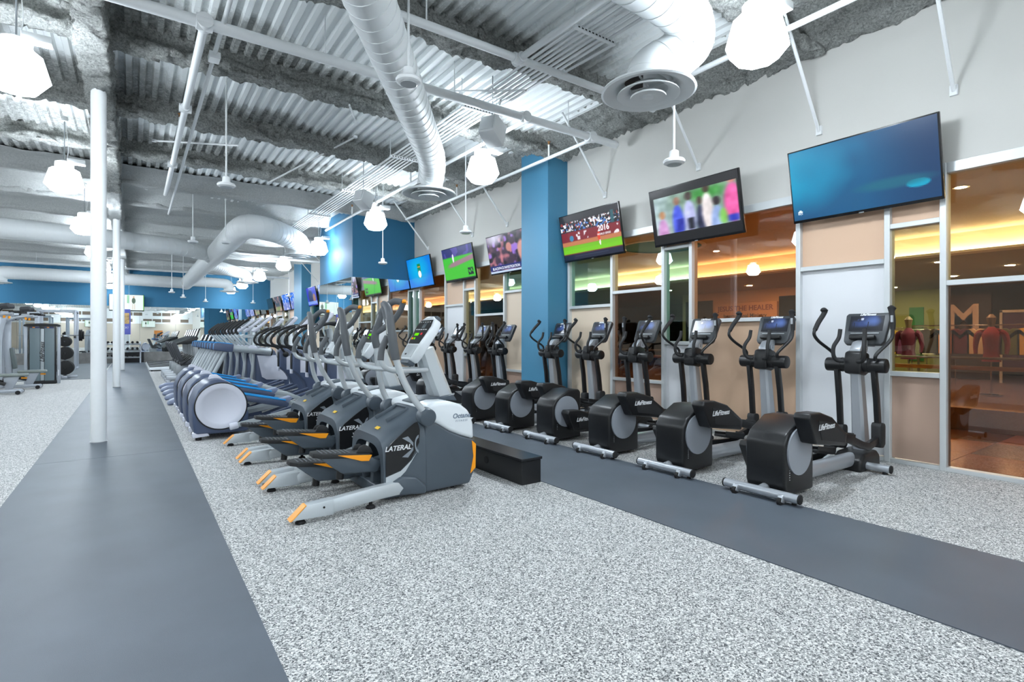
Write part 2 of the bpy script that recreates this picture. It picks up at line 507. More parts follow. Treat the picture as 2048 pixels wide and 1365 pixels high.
# right wall, solid part above the glazing, and its bays of frames, panes and panels
wr = struct('wall_right', MB().bx(XW, XW + 0.18, YF, YB, 2.98, 5.02), M_wallw, smooth=False)
MB().bx(XW, XW + 0.18, YF, -2.2, 0, 2.98).build('lower_wall', M_wallw, wr, smooth=False)
BAYS = [  # y0, y1, [(z0, z1, material)], transom heights come from the joints
    (-2.2, -0.1, [(0.03, 1.82, M_glass_brown), (1.82, 2.93, M_glass_clear)]),
    (-0.1, 1.80, [(0.03, 1.82, M_glass_brown), (1.82, 2.93, M_glass_clear)]),
    (1.80, 2.27, [(0.03, 0.92, P_mauve), (0.92, 2.44, M_glass_olive), (2.44, 2.93, P_peach)]),
    (2.27, 3.18, [(0.03, 2.09, P_white), (2.09, 2.93, P_peach)]),
    (3.18, 4.67, [(0.03, 1.52, P_tan), (1.52, 2.93, M_glass_amber)]),
    (4.67, 5.15, [(0.03, 1.21, P_white), (1.21, 2.595, M_glass_teal), (2.595, 2.93, P_peach)]),
    (5.15, 6.19, [(0.03, 0.62, P_mauve), (0.62, 2.02, M_glass_brown), (2.02, 2.93, M_glass_clear)]),
    (6.19, 7.27, [(0.03, 1.82, P_cream), (1.82, 2.93, M_glass_teal)]),
    (8.12, 9.30, [(0.03, 0.60, P_mauve), (0.60, 2.24, P_cream), (2.24, 2.93, M_glass_teal)]),
    (9.30, 10.47, [(0.03, 1.79, M_glass_brown), (1.79, 2.93, M_glass_clear)]),
    (10.47, 10.99, [(0.03, 0.87, P_mauve), (0.87, 2.41, M_glass_olive), (2.41, 2.93, P_peach)]),
    (10.99, 11.91, [(0.03, 2.07, P_white), (2.07, 2.93, P_tan)]),
    (11.91, 13.37, [(0.03, 1.47, P_tan), (1.47, 2.93, M_glass_amber)]),
    (13.37, 13.75, [(0.03, 1.21, P_white), (1.21, 2.6, M_glass_teal), (2.6, 2.93, P_peach)]),
    (16.75, 18.2, [(0.03, 1.5, P_tan), (1.5, 2.93, M_glass_amber)]),
    (18.2, 19.3, [(0.03, 2.07, P_white), (2.07, 2.93, P_peach)]),
    (19.3, 20.4, [(0.03, 1.79, M_glass_brown), (1.79, 2.93, M_glass_clear)]),
    (20.4, 21.5, [(0.03, 0.9, P_mauve), (0.9, 2.41, M_glass_olive), (2.41, 2.93, P_peach)]),
    (21.5, 22.9, [(0.03, 1.5, P_tan), (1.5, 2.93, M_glass_amber)]),
    (22.9, 24.4, [(0.03, 1.8, P_cream), (1.8, 2.93, M_glass_teal)]),
    (25.75, 27.2, [(0.03, 1.5, P_tan), (1.5, 2.93, M_glass_amber)]),
    (27.2, 28.4, [(0.03, 2.07, P_white), (2.07, 2.93, P_peach)]),
    (28.4, 29.8, [(0.03, 1.79, M_glass_brown), (1.79, 2.93, M_glass_clear)]),
    (29.8, 31.3, [(0.03, 0.9, P_mauve), (0.9, 2.41, M_glass_olive), (2.41, 2.93, P_peach)]),
    (31.3, 32.98, [(0.03, 1.5, P_tan), (1.5, 2.93, M_glass_amber)]),
]
W2 = 0.026
for n, (y0, y1, cells) in enumerate(BAYS):
    wd = thing_struct('window_%d' % (n + 1))
    for yy in ((y0,) if n + 1 < len(BAYS) and abs(BAYS[n + 1][0] - y1) < 0.01 else (y0, y1)):
        yc = yy + (W2 if yy == y0 and (n == 0 or abs(BAYS[n - 1][1] - y0) > 0.01) else (-W2 if yy == y1 else 0))
        MB().bx(6.385, 6.52, yc - W2, yc + W2, 0.0, 2.98).build('mullion', M_alu, wd, bevel=0.003, seg=1)
    zs = [0.02] + [c[1] for c in cells]
    for i, z in enumerate(zs):
        hh = 0.05 if i == len(zs) - 1 else (0.02 if i == 0 else 0.025)
        zc = z if i < len(zs) - 1 else 2.93
        MB().bx(6.39, 6.515, y0 + W2, y1 - W2, zc - hh, zc + hh).build('transom', M_alu, wd, bevel=0.003, seg=1)
    for (z0, z1, mm) in cells:
        gl = mm.name.startswith('glass')
        MB().bx(6.445, 6.457 if gl else 6.475, y0 + W2 - 0.008, y1 - W2 + 0.008, z0 + 0.018, z1 - 0.018).build('pane' if gl else 'panel', mm, wd, smooth=False)

# pillars along the glass wall
struct('pillar', MB().bx(5.965, XW + 0.18, 7.31, 8.10, 0, 5.02), M_bluelit, bevel=0.004, seg=1)
struct('pillar', MB().bx(4.666, XW + 0.18, 13.757, 16.72, 0, 5.02), M_blue, bevel=0.004, seg=1)
struct('pillar', MB().bx(6.017, XW + 0.18, 24.41, 25.74, 0, 5.02), M_bluelit, bevel=0.004, seg=1)
# mirrors on the wide pillar
def mirror_wall(label, panes):
    o = thing('wall_mirror', label, 'mirror', panes[0][0])
    for c, s in panes:
        MB(panes[0][0]).box(c, s).build('mirror_panel', M_mirror, o, smooth=False)
    return o
mirror_wall('mirror on the narrow face of the wide blue pillar, toward the ellipticals', [((4.666 + 0.292 + 0.584 * i, 13.745, 1.44), (0.58, 0.02, 2.84)) for i in range(3)])
mirror_wall('mirror on the long face of the wide blue pillar, toward the walkway', [((4.656, 13.757 + 0.37 + 0.741 * i, 1.44), (0.02, 0.737, 2.84)) for i in range(4)])

# back wall: blue above a mirror above a stone base; left and front walls close the room
wb = struct('wall_back', MB().bx(XL, XW + 0.2, YB, YB + 0.2, 0, 5.02), M_blue, smooth=False)
MB().bx(XL, XW, YB - 0.03, YB, 0.0, 0.53).build('stone_base', M_stone, wb, smooth=False)
MB().bx(-0.55, 0.45, YB - 0.036, YB - 0.03, 0.0, 0.53).build('black_base_panel', M_blackm, wb, smooth=False)
mirror_wall('long mirror across the far blue wall behind the treadmills', [((XL + 0.77 + 1.535 * i, YB - 0.012, 1.68), (1.53, 0.02, 2.30)) for i in range(12)])
struct('wall_left', MB().bx(XL - 0.2, XL, YF, YB, 0, 5.02), M_beige, smooth=False)
wf = struct('wall_front', MB().bx(XL, XW, YF - 0.2, YF, 0, 5.02), M_beige, smooth=False)
MB().bx(XL, XW, YF, YF + 0.04, 2.95, 4.78).build('upper_panel', M_white, wf, smooth=False)
for i in range(18):
    for r_ in range(2):
        if (i * 5 + r_ * 3) % 4: MB().bx(XL + 0.05 + i, XL + 0.95 + i, YF + 0.04, YF + 0.06, 3.15 + 0.8 * r_, 3.55 + 0.8 * r_).build('dark_recess', MATS.get('recess_brown') or mat('recess_brown', (118, 106, 94), 0.8), wf, smooth=False)
struct('door_1', MB().bx(2.2, 3.1, YF, YF + 0.05, 0, 2.1), mat('orange_wood', (190, 116, 42), 0.4), smooth=False)

# round white steel columns on the walkway
for y in (-0.4 - 8.4, 8.3, 17.1, 25.7):
    c = struct('column', MB().tube([(-0.345, y, 0.012), (-0.345, y, 4.42)], 0.08, 24), M_white)
    MB().tube([(-0.345, y, 0), (-0.345, y, 0.014)], 0.088, 24).build('floor_ring', M_steel, c)

# ------------------------------------------------------------------ mall concourse behind the glass
fm = struct('floor_mall', MB().bx(6.6, 26, -14, 34, -0.1, -0.012), mat('mall_floor', (112, 84, 66), 0.35), smooth=False)
T1 = mat('terracotta_tile', (196, 132, 96), 0.25, var=0.12, vscale=5); T2 = mat('brown_tile', (132, 98, 76), 0.25, var=0.12, vscale=5)
for i in range(3):
    for j in range(16):
        MB().bx(6.62 + 0.98 * i, 6.62 + 0.98 * i + 0.972, -3 + 0.98 * j, -3 + 0.98 * j + 0.972, -0.012, 0.0).build('tile', T1 if (i * 2 + j) % 3 else T2, fm, smooth=False)
M_mallc = mat('mall_ceiling_plaster', (216, 206, 190), 0.8)
M_cove = emission('cove_light', (255, 236, 205), 16.0)
cm = struct('ceiling_mall', MB().bx(6.6, 14.4, -14, 34, 3.52, 3.6), M_mallc, smooth=False)
MB().bx(14.36, 14.5, -14, 34, 3.1, 3.6).build('cove_fascia', M_mallc, cm, smooth=False)
MB().bx(14.0, 14.4, -14, 34, 3.05, 3.10).build('cove_lip', M_mallc, cm, smooth=False)
MB().bx(14.22, 14.30, -14, 34, 3.10, 3.13).build('cove_lamp', M_cove, cm, smooth=False)
MB().bx(14.4, 26, -14, 34, 3.05, 3.10).build('soffit', mat('mall_soffit', (150, 132, 112), 0.8), cm, smooth=False)
NTH = ['first', 'second', 'third', 'fourth', 'fifth', 'sixth', 'seventh', 'eighth', 'ninth', 'tenth', 'eleventh', 'twelfth']
M_fill = emission('downlight', (255, 240, 215), 480)  # glow of the fill lights added behind the glass
for DN, (x, y) in enumerate(((10, -1), (10, 2.6), (9.6, 6.2), (10.2, 9.5), (10, 13), (12.3, 0.8), (12.3, 4.8), (12.3, 8.2), (11, 18), (11, 24))):  # fill lights added to brighten the concourse
    d = thing('added_fill_light', 'added fill downlight in the high mall ceiling beyond the glass, %s in line' % NTH[DN], 'light', (x, y, 3.52), group='added mall fill lights')
    MB((x, y, 3.52)).lathe([(0.0, 0), (0.07, 0.0), (0.07, 0.004), (0, 0.004)], 14, Matrix.Translation((x, y, 3.512))).build('lens', M_fill, d)
    MB((x, y, 3.52)).lathe([(0.07, 0.0), (0.10, -0.004), (0.105, 0.004), (0.07, 0.008)], 14, Matrix.Translation((x, y, 3.512))).build('rim', M_white, d)
for i, (x, y) in enumerate(((15.4, 2.4), (15.4, 4.4), (17.5, 3.6), (19.3, 5.2), (16.8, 6.2), (22.0, 7.6), (16.5, 8), (17.2, 10.2), (16.5, 13), (17.5, 20))):  # more fill lights, added to light the shop interior
    d = thing('added_fill_light', 'added fill downlight in the low shop soffit beyond the glass, %s in line' % NTH[i], 'light', (x, y, 3.05), group='added mall fill lights')
    MB((x, y, 3.05)).lathe([(0.0, 0), (0.09, 0.0), (0.09, 0.004), (0, 0.004)], 14, Matrix.Translation((x, y, 3.045))).build('lens', M_fill, d)
# round skylight recess
rc = struct('skylight_recess', MB().lathe([(0.95, 0), (1.05, 0), (1.05, -0.02), (0.95, -0.02)], 40, Matrix.Translation((10.6, 8.6, 3.52))), M_white)
MB().lathe([(0, -0.006), (0.95, -0.006)], 40, Matrix.Translation((10.6, 8.6, 3.52))).build('blue_disc', mat('skylight_blue', (70, 160, 190), 0.7), rc)

# store fronts across the concourse
M_store = mat('store_wall_dark', (60, 50, 46), 0.7); M_storep = mat('store_wall_tan', (176, 140, 104), 0.7)
ws = struct('wall_mall', MB().bx(24, 24.2, -14, 34, 0, 3.1), M_store, smooth=False)
MB().bx(18.9, 19.1, 8.8, 14.2, 0, 3.05).build('store_partition', M_storep, ws, smooth=False)
MB().bx(18.9, 19.1, 18, 34, 0, 3.05).build('store_partition', M_store, ws, smooth=False)
MB().bx(23.9, 24.0, 6.6, 8.8, 0, 3.05).build('store_back_panel', mat('store_wall_green', (150, 150, 96), 0.7), ws, smooth=False)
MB().bx(23.86, 23.9, 7.3, 7.75, 0.4, 2.4).build('green_panel', mat('store_green', (52, 120, 66), 0.7), ws, smooth=False)
for (y0, y1) in ((9.0, 10.05), (12.75, 14.0)):
    MB().bx(18.84, 18.9, y0, y1, 0.2, 2.75).build('dark_window', mat('store_window', (18, 16, 18), 0.1), ws, smooth=False)
sg = thing('shop_sign', 'tan shop sign lettered JESUS THE HEALER International Ministry beyond the amber glass', 'sign', (18.8, 11.35, 2.2))
MB((18.8, 11.35, 2.2)).bx(18.80, 18.9, 10.1, 12.6, 1.93, 2.58).build('board', mat('sign_board', (176, 138, 104), 0.6), sg, bevel=0.01)
t1 = MB((18.8, 11.35, 2.2)); text_mb(t1, 'JESUS THE HEALER', 0.27, plane_M((18.795, 11.35, 2.37), (0, -1, 0), (0, 0, 1)), 0.004, bold=0.004)
t1.build('lettering', mat('sign_maroon', (96, 24, 52), 0.5), sg, smooth=False)
t1 = MB((18.8, 11.35, 2.2)); text_mb(t1, 'International Ministry', 0.20, plane_M((18.795, 11.35, 2.09), (0, -1, 0), (0, 0, 1)), 0.004, bold=0.003)
t1.build('lettering', mat('sign_dark', (30, 24, 34), 0.5), sg, smooth=False)
sm = thing('shop_sign', 'large pale letter M on the dark shop wall seen through the brown pane', 'sign', (21, 5.4, 1.83))
t1 = MB((21, 5.4, 1.83)); text_mb(t1, 'M', 1.1, plane_M((21, 5.4, 1.87), (0, -1, 0), (0, 0, 1)), 0.02, bold=0.02)
t1.build('lettering', mat('sign_pale', (210, 200, 200), 0.5), sm, smooth=False)
MB((21, 5.4, 1.83)).bx(21.03, 21.12, 4.75, 6.0, 0.0, 2.6).build('sign_wall', M_store, sm, smooth=False)
dp = thing('shop_display', 'purple framed display board in the shop beyond the brown pane', 'display', (20, 3.6, 0))
MB((20, 3.6, 0)).bx(19.98, 20.03, 3.2, 4.3, 0.4, 2.0).build('purple_board', mat('display_purple', (70, 44, 92), 0.5), dp)
for yy in (3.2, 4.3): MB((20, 3.6, 0)).bx(19.95, 20.02, yy - 0.03, yy + 0.03, 0, 2.04).build('frame_post', M_alu, dp)
MB((20, 3.6, 0)).bx(19.95, 20.02, 3.17, 4.33, 1.98, 2.05).build('frame_head', M_alu, dp)
# low kerb and handrails of the concourse
rl = thing('handrail', 'long wooden handrail over a pale kerb across the mall concourse', 'railing', (9.6, 3, 0))
MB((9.6, 3, 0)).bx(9.5, 9.75, -10, 14, 0, 0.30).build('kerb', mat('kerb_stone', (178, 152, 126), 0.5), rl, smooth=False)
MB((9.6, 3, 0)).cyl((9.6, -10, 0.86), (9.6, 14, 0.86), 0.03, 10).build('rail', mat('rail_wood', (186, 134, 78), 0.35), rl)
MB((9.6, 3, 0)).cyl((9.6, -10, 1.0), (9.6, 14, 1.0), 0.018, 8).build('rail', M_steel, rl)
for k in range(12):
    MB((9.6, 3, 0)).cyl((9.6, -9 + 2 * k, 0.3), (9.6, -9 + 2 * k, 1.0), 0.016, 8).build('post', M_steel, rl)
# clothing racks in the far shop
def garment(mb, x, y, z, w, h):
    """shirt on a hanger seen from the concourse: body, sleeves, neck"""
    mb.prism([(y - w / 2, z - h), (y + w / 2, z - h), (y + w / 2, z - 0.25 * h), (y + w * 0.85, z - 0.45 * h), (y + w * 0.95, z - 0.32 * h), (y + w / 2, z - 0.02), (y + w * 0.15, z), (y, z - 0.05), (y - w * 0.15, z), (y - w / 2, z - 0.02), (y - w * 0.95, z - 0.32 * h), (y - w * 0.85, z - 0.45 * h), (y - w / 2, z - 0.25 * h)], x, x + 0.06, axis='x')
GC = [('yellow', (214, 180, 84)), ('green', (96, 112, 78)), ('red', (150, 34, 48)), ('cream', (214, 200, 176)), ('maroon', (96, 26, 50)), ('orange', (208, 128, 72)), ('dark patterned', (52, 40, 44)), ('pale', (190, 190, 180)), ('olive', (90, 92, 56)), ('purple', (78, 30, 74))]
gi = 0
for (x, y0, n, z, gl) in ((16.5, 3.1, 7, 1.5, 'front'), (20.2, 6.4, 7, 1.5, 'rear'), (18.0, 5.1, 6, 1.42, 'side')):
    rk = thing('clothing_rack', 'chrome clothes rail in the shop beyond the glass, the %s one' % {'front': 'nearest', 'rear': 'farthest', 'side': 'middle'}[gl], 'rack', (x, y0, 0))
    MB((x, y0, 0)).cyl((x, y0 - 0.3, z + 0.08), (x, y0 + n * 0.3 + 0.1, z + 0.08), 0.015, 8).build('rail', M_chrome, rk)
    for yy in (y0 - 0.3, y0 + n * 0.3 + 0.1):
        MB((x, y0, 0)).cyl((x, yy, 0), (x, yy, z + 0.08), 0.015, 8).build('post', M_chrome, rk)
    for k in range(n):
        nm, c = GC[(gi * 3 + k * 7 + gi) % 10]; gi += 1
        w = MB((x, y0 + 0.3 * k, z)); garment(w, x - 0.03, y0 + 0.3 * k, z, 0.36, 0.62)
        sh_ = tag(w.build('shirt', mat('cloth_' + nm.replace(' ', '_'), c, 0.85), None, bevel=0.01, seg=1), '%s shirt hanging on the %s shop rail beyond the glass' % (nm, {'front': 'nearest', 'rear': 'farthest', 'side': 'middle'}[gl]), 'shirt', 'shirts in the shop'); sh_.location = (x, y0 + 0.3 * k, z)
for (x, y, c, lb) in ((15.6, 5.08, (86, 22, 60), 'shop mannequin in a plum top seen through the olive pane'), (15.5, 3.5, (140, 28, 40), 'shop mannequin in a red top seen through the brown pane')):
    mq = thing('mannequin', lb, 'mannequin', (x, y, 0))
    mm = MB((x, y, 0)); mm.tube([(x, y, 0.75), (x, y, 0.95), (x, y, 1.15), (x, y, 1.35), (x, y, 1.46), (x, y, 1.52)], [0.17, 0.13, 0.15, 0.17, 0.10, 0.05], 12, 2); mm.build('torso', mat('cloth_%d' % c[0], c, 0.85), mq)
    for s in (-1, 1): MB((x, y, 0)).tube([(x, y + s * 0.15, 1.40), (x, y + s * 0.23, 1.34), (x, y + s * 0.27, 1.12), (x - 0.04, y + s * 0.26, 0.92)], [0.07, 0.065, 0.05, 0.035], 10, 3).build('sleeve', MATS['cloth_%d' % c[0]], mq)
    MB((x, y, 0)).tube([(x, y, 1.50), (x, y, 1.62), (x, y, 1.72), (x, y, 1.8)], [0.05, 0.07, 0.09, 0.03], 10, 2).build('head', mat('mannequin_grey', (120, 110, 100), 0.5), mq)
    MB((x, y, 0)).cyl((x, y, 0), (x, y, 0.8), 0.02).build('stand', M_chrome, mq)
    MB((x, y, 0)).lathe([(0, 0), (0.2, 0), (0.2, 0.02), (0, 0.02)], 16, Matrix.Translation((x, y, 0))).build('base', M_chrome, mq)
# ------------------------------------------------------------------ high-bay lamps
M_globe = emission('lamp_globe', (236, 246, 255), LAMP * 0.85)            # bottom lens
M_globel = emission('lamp_globe_low', (236, 246, 255), LAMP * 0.7)    # slanted lower prisms
M_globes = emission('lamp_globe_side', (236, 246, 255), LAMP * 0.12)  # side prisms send little light sideways
M_globeu = emission('lamp_globe_top', (236, 246, 255), LAMP * 1.4)    # uplight shoulder
M_lampbody = mat('lamp_body', (225, 228, 228), 0.4)
def make_lamp():
    o = thing('pendant_lamp', 'lamp', 'lamp', (0, 0, 3.8))
    m = MB(); m.cur = 3; m.lathe([(0.12, 0.165), (0.19, 0.145)], 8); m.cur = 1; m.lathe([(0.19, 0.145), (0.255, -0.09)], 8); m.cur = 2; m.lathe([(0.255, -0.09), (0.165, -0.20)], 8); m.cur = 0; m.lathe([(0.165, -0.20), (0.0, -0.225)], 8)
    m.build('globe', [M_globe, M_globes, M_globel, M_globeu], o, smooth=False)
    MB().lathe([(0.115, 0.155), (0.12, 0.205), (0.12, 0.26), (0.06, 0.29), (0.0, 0.29)], 16).build('socket', M_lampbody, o)
    MB().box((0.16, -0.10, 0.27), (0.22, 0.13, 0.07)).build('ballast_box', M_lampbody, o, bevel=0.008)
    MB().cyl((0, 0, 0.28), (0, 0, 0.96), 0.008, 8).build('stem', M_steel, o)
    MB().tube([(0.03, -0.02, 0.29), (0.05, -0.02, 0.5), (0.015, 0, 0.93)], 0.005, 6, 4).build('cord', M_lampbody, o)
    MB().lathe([(0, 0.92), (0.045, 0.92), (0.045, 0.99), (0, 0.99)], 12).build('canopy', M_lampbody, o)
    return o
lamp0 = make_lamp()
ORD = ['first', 'second', 'third', 'fourth', 'fifth', 'sixth', 'seventh', 'eighth', 'ninth', 'tenth', 'eleventh', 'twelfth']
def place_lamp(i, loc, label, grp):
    global lamp0_used
    o = lamp0 if i == 0 else copy_tree(lamp0, loc)
    o.location = loc; o['label'] = label; o['group'] = grp
cnt = 0
for row, X in (('over the black ellipticals', 4.25), ('beside the round white columns', -0.89), ('over the weight machines', -6.0)):
    n = 0
    for k in range(-4, 8):
        y = 2.45 + 4.3 * k if k < 7 else 31.9
        if k < 0 or (X < -5 and k < 1):
            place_lamp(cnt, (X, y, 3.81), 'faceted lamp %s behind the camera, seen only in mirrors' % row, 'lamps seen in the mirror')
        else:
            place_lamp(cnt, (X, y, 3.81), 'glowing faceted lamp %s, %s of its row from the near end' % (row, ORD[n]), 'pendant lamps in rows'); n += 1
        cnt += 1

# ------------------------------------------------------------------ ducts and diffusers
def ribbed(pts, r, step, smooth=8):
    """spiral duct: tube with a raised seam every step"""
    P = catmull(pts, smooth)
    return P
def duct(mb, pts, r, smooth=8, n=28, seam=0.17):
    P = catmull(pts, smooth)
    mb.tube(P, r, n)
    acc = 0
    for i in range(1, len(P)):
        d = (P[i] - P[i - 1]); L = d.length; 
        if L < 1e-6: continue
        d.normalize(); s = 0
        while acc + (L - s) >= seam:
            s += seam - acc; acc = 0
            q = P[i - 1] + d * s
            tilt = d + d.orthogonal() * 0.12; tilt.normalize()
            mb.tube([q - tilt * 0.006, q + tilt * 0.006], r + 0.006, n, cap=True)
        acc += L - s
    return mb
def diffuser(o, c, drop=0.12):
    x, y, z = c
    T = Matrix.Translation((x - o.location.x, y - o.location.y, z - o.location.z))
    MB().lathe([(0.22, 0.10), (0.24, 0.10), (0.30, 0.05), (0.43, 0.02), (0.44, 0.0), (0.42, -0.008), (0.33, 0.015), (0.25, 0.06), (0.22, 0.10)], 40, T).build('outer_cone', M_duct, o)
    MB().lathe([(0.17, 0.055), (0.19, 0.04), (0.285, -0.015), (0.29, -0.03), (0.275, -0.03), (0.18, 0.02), (0.165, 0.05)], 36, T).build('middle_cone', M_duct, o)
    MB().lathe([(0.0, 0.02), (0.05, 0.02), (0.09, 0.0), (0.165, -0.04), (0.165, -0.055), (0.06, -0.04), (0.05, -0.055), (0.03, -0.06), (0, -0.06)], 32, T).build('inner_cone', M_duct, o)
    m = MB()
    for k in range(4):
        a = k * PI / 2 + 0.4
        m.box((0.13 * math.cos(a), 0.13 * math.sin(a), 0.05), (0.24, 0.015, 0.012), T, (0, 0, a))
    m.build('spokes', M_duct, o)
    MB().lathe([(0, 0.12), (0.225, 0.12), (0.225, 0.115), (0, 0.115)], 24, T).build('throat', M_black, o)
d1 = thing('spiral_duct', 'white spiral duct running diagonally to the round diffuser before the blue pillar', 'duct', (3.95, 7.92, 3.64))
duct(MB(d1.location), [(-1.0, 0.42, 4.0), (1.55, 4.15, 4.0), (3.28, 6.68, 4.0), (3.7, 7.32, 3.98), (3.93, 7.80, 3.86), (3.95, 7.92, 3.72)], 0.205).build('duct_run', M_duct, d1)
diffuser(d1, (3.95, 7.92, 3.64))
d2 = thing('spiral_duct', 'white spiral duct bending down to the nearest large round diffuser', 'duct', (3.97, 3.37, 3.61))
duct(MB(d2.location), [(0.6, 2.98, 4.26), (2.6, 3.0, 4.26), (3.75, 3.02, 4.26), (4.12, 3.06, 4.22), (4.26, 3.12, 4.07), (4.16, 3.24, 3.94), (4.0, 3.34, 3.82), (3.97, 3.37, 3.71)], 0.215).build('duct_run', M_duct, d2)
diffuser(d2, (3.97, 3.37, 3.61))
d3 = thing('spiral_duct', 'long white main duct with four branches running to the blue back wall', 'duct', (2.2, 20, 4.0))
duct(MB(d3.location), [(2.2, 32.0, 4.0), (2.2, 24, 4.0), (2.2, 17, 4.0), (2.2, 15, 4.0), (2.35, 14.35, 4.0), (2.9, 14.6, 4.0), (3.55, 15.45, 4.0), (3.85, 15.92, 3.95), (3.92, 16.05, 3.72)], 0.29).build('duct_run', M_duct, d3)
diffuser(d3, (3.92, 16.05, 3.62))
for (pts, r, c) in (([(2.2, 22.6, 4.0), (3.4, 24.6, 4.0), (3.85, 25.1, 3.96), (4.0, 25.2, 3.72)], 0.24, (4.0, 25.2, 3.62)), ([(2.2, 30.2, 4.0), (3.5, 30.4, 4.0), (3.9, 30.45, 3.95), (4.0, 30.5, 3.7)], 0.24, (4.0, 30.5, 3.6)),
        ([(-9, 17.4, 4.0), (-3, 18.0, 4.0), (0.6, 18.7, 4.0), (1.8, 19.6, 4.0), (2.15, 20.5, 4.0)], 0.25, None), ([(2.2, 30.8, 3.95), (0, 30.4, 3.95), (-3.8, 30, 3.95), (-4.4, 30, 3.9), (-4.5, 30, 3.62)], 0.27, (-4.5, 30, 3.52))):
    duct(MB(d3.location), pts, r).build('branch_run', M_duct, d3)
    if c: diffuser(d3, c)

# ------------------------------------------------------------------ sprinkler pipes and conduits
def pipe(name, label, pts, r, cat='pipe', joints=(), drops=(), hang=()):
    o = thing(name, label, cat, pts[0])
    MB(pts[0]).tube(pts, r, 14).build('pipe_run', M_white, o)
    for q in joints:
        q = Vector(q); m = MB(pts[0])
        m.cyl(q - Vector((0.07, 0, 0)), q + Vector((0.07, 0, 0)), r * 1.35, 14); m.cyl(q - Vector((0, 0.07, 0)), q + Vector((0, 0.07, 0)), r * 1.35, 14); m.build('coupling', M_white, o)
    for q in drops:
        m = MB(pts[0]); x, y, z = q
        m.cyl((x, y, z), (x, y, z + 0.22), 0.016, 8); m.build('sprinkler_riser', M_white, o)
        MB(pts[0]).lathe([(0, 0.22), (0.02, 0.22), (0.012, 0.25), (0.03, 0.27), (0.0, 0.275)], 10, Matrix.Translation(q)).build('sprinkler_head', mat('brass', (176, 128, 80), 0.35, 0.8), o)
    for q in hang:
        x, y, z = q
        MB(pts[0]).cyl((x, y, z), (x, y, 4.79), 0.007, 6).build('hanger_rod', M_white, o)
    return o
pipe('sprinkler_main', 'thick white sprinkler main crossing from the near girder to the blue pillar', [(-6, 5.9, 4.32), (6.2, 5.9, 4.32)], 0.055, joints=[(0.56, 5.9, 4.32), (4.4, 5.9, 4.32), (5.65, 5.9, 4.32)], hang=[(1.7, 5.9, 4.32), (3.3, 5.9, 4.32), (5.2, 5.9, 4.32)])
pipe('sprinkler_pipe', 'thin white pipe crossing above the nearest diffuser', [(0.5, 4.66, 4.3), (5.6, 4.66, 4.3)], 0.042, joints=[(3.4, 4.66, 4.3)], hang=[(2.3, 4.66, 4.3)])
pipe('sprinkler_pipe', 'white branch pipe running overhead toward the camera from the thin cross pipe', [(3.4, 4.66, 4.3), (3.4, 0.2, 4.3)], 0.035)
pipe('sprinkler_pipe', 'white sprinkler branch below the conduit bundle ending at the wide blue pillar', [(4.4, 5.9, 4.28), (4.4, 15.2, 4.28)], 0.03, joints=[(4.4, 8.4, 4.28), (4.4, 11.6, 4.28)], drops=[(4.4, 9.6, 4.28), (4.4, 13.0, 4.28)], hang=[(4.4, 11, 4.28), (4.4, 14.9, 4.28)])
pipe('sprinkler_pipe', 'white sprinkler branch running close to the glass wall past the blue pillar', [(5.65, 5.9, 4.28), (5.65, 12.6, 4.28)], 0.028, drops=[(5.65, 6.9, 4.28), (5.65, 10, 4.28)], hang=[(5.65, 8.8, 4.28)])
pipe('sprinkler_pipe', 'white branch pipe with sprinklers running beside the spray-coated girder', [(0.56, 5.9, 4.3), (0.56, 13.4, 4.3)], 0.04, joints=[(0.56, 8.2, 4.3), (0.56, 11.0, 4.3)], drops=[(0.56, 7.4, 4.3), (0.56, 9.2, 4.3)])
pipe('conduit', 'thin white conduit with a junction box beside the girder branch pipe', [(0.72, 2.5, 4.36), (0.72, 15.8, 4.36)], 0.022)
pipe('sprinkler_pipe', 'white pipe near the nearest lamp along the top of the grey wall', [(5.2, -1, 4.3), (5.2, 3.77, 4.3)], 0.03, drops=[(5.2, 3.7, 4.3)])
for y in (20.5, 27.0):
    pipe('sprinkler_pipe', 'white cross pipe far down the hall, %s the third white column' % ('before' if y < 25 else 'behind'), [(-8, y, 4.1), (6.1, y, 4.1)], 0.045, hang=[(-3, y, 4.1), (1, y, 4.1), (5, y, 4.1)])
MB()
jb = thing('junction_box', 'small white junction box on the thin conduit near the girder', 'box', (0.72, 6.6, 4.34))
MB().box((0, 0, 0), (0.11, 0.16, 0.06)).build('box_body', M_white, jb, bevel=0.005)
MB().box((0, 0, -0.035), (0.10, 0.15, 0.008)).build('cover_plate', M_white, jb, bevel=0.002)
for i in range(7):
    x = 3.68 + 0.07 * i; z = 4.45
    c = thing('conduit', 'white conduit of the parallel bundle, %s counted from the walkway side' % ORD[i], 'conduit', (x, 0.5, z), group='conduits of the overhead bundle')
    MB((x, 0.5, z)).tube([(x, 0.5, z), (x, 9.0 + 0 * i, z), (x, 18 + 0.3 * i, z)], 0.016, 8).build('conduit_run', M_white, c)
    for yy in (3.2, 7.0, 11.0):
        MB((x, 0.5, z)).cyl((x, yy - 0.05, z), (x, yy + 0.05, z), 0.021, 8).build('coupling', M_white, c)
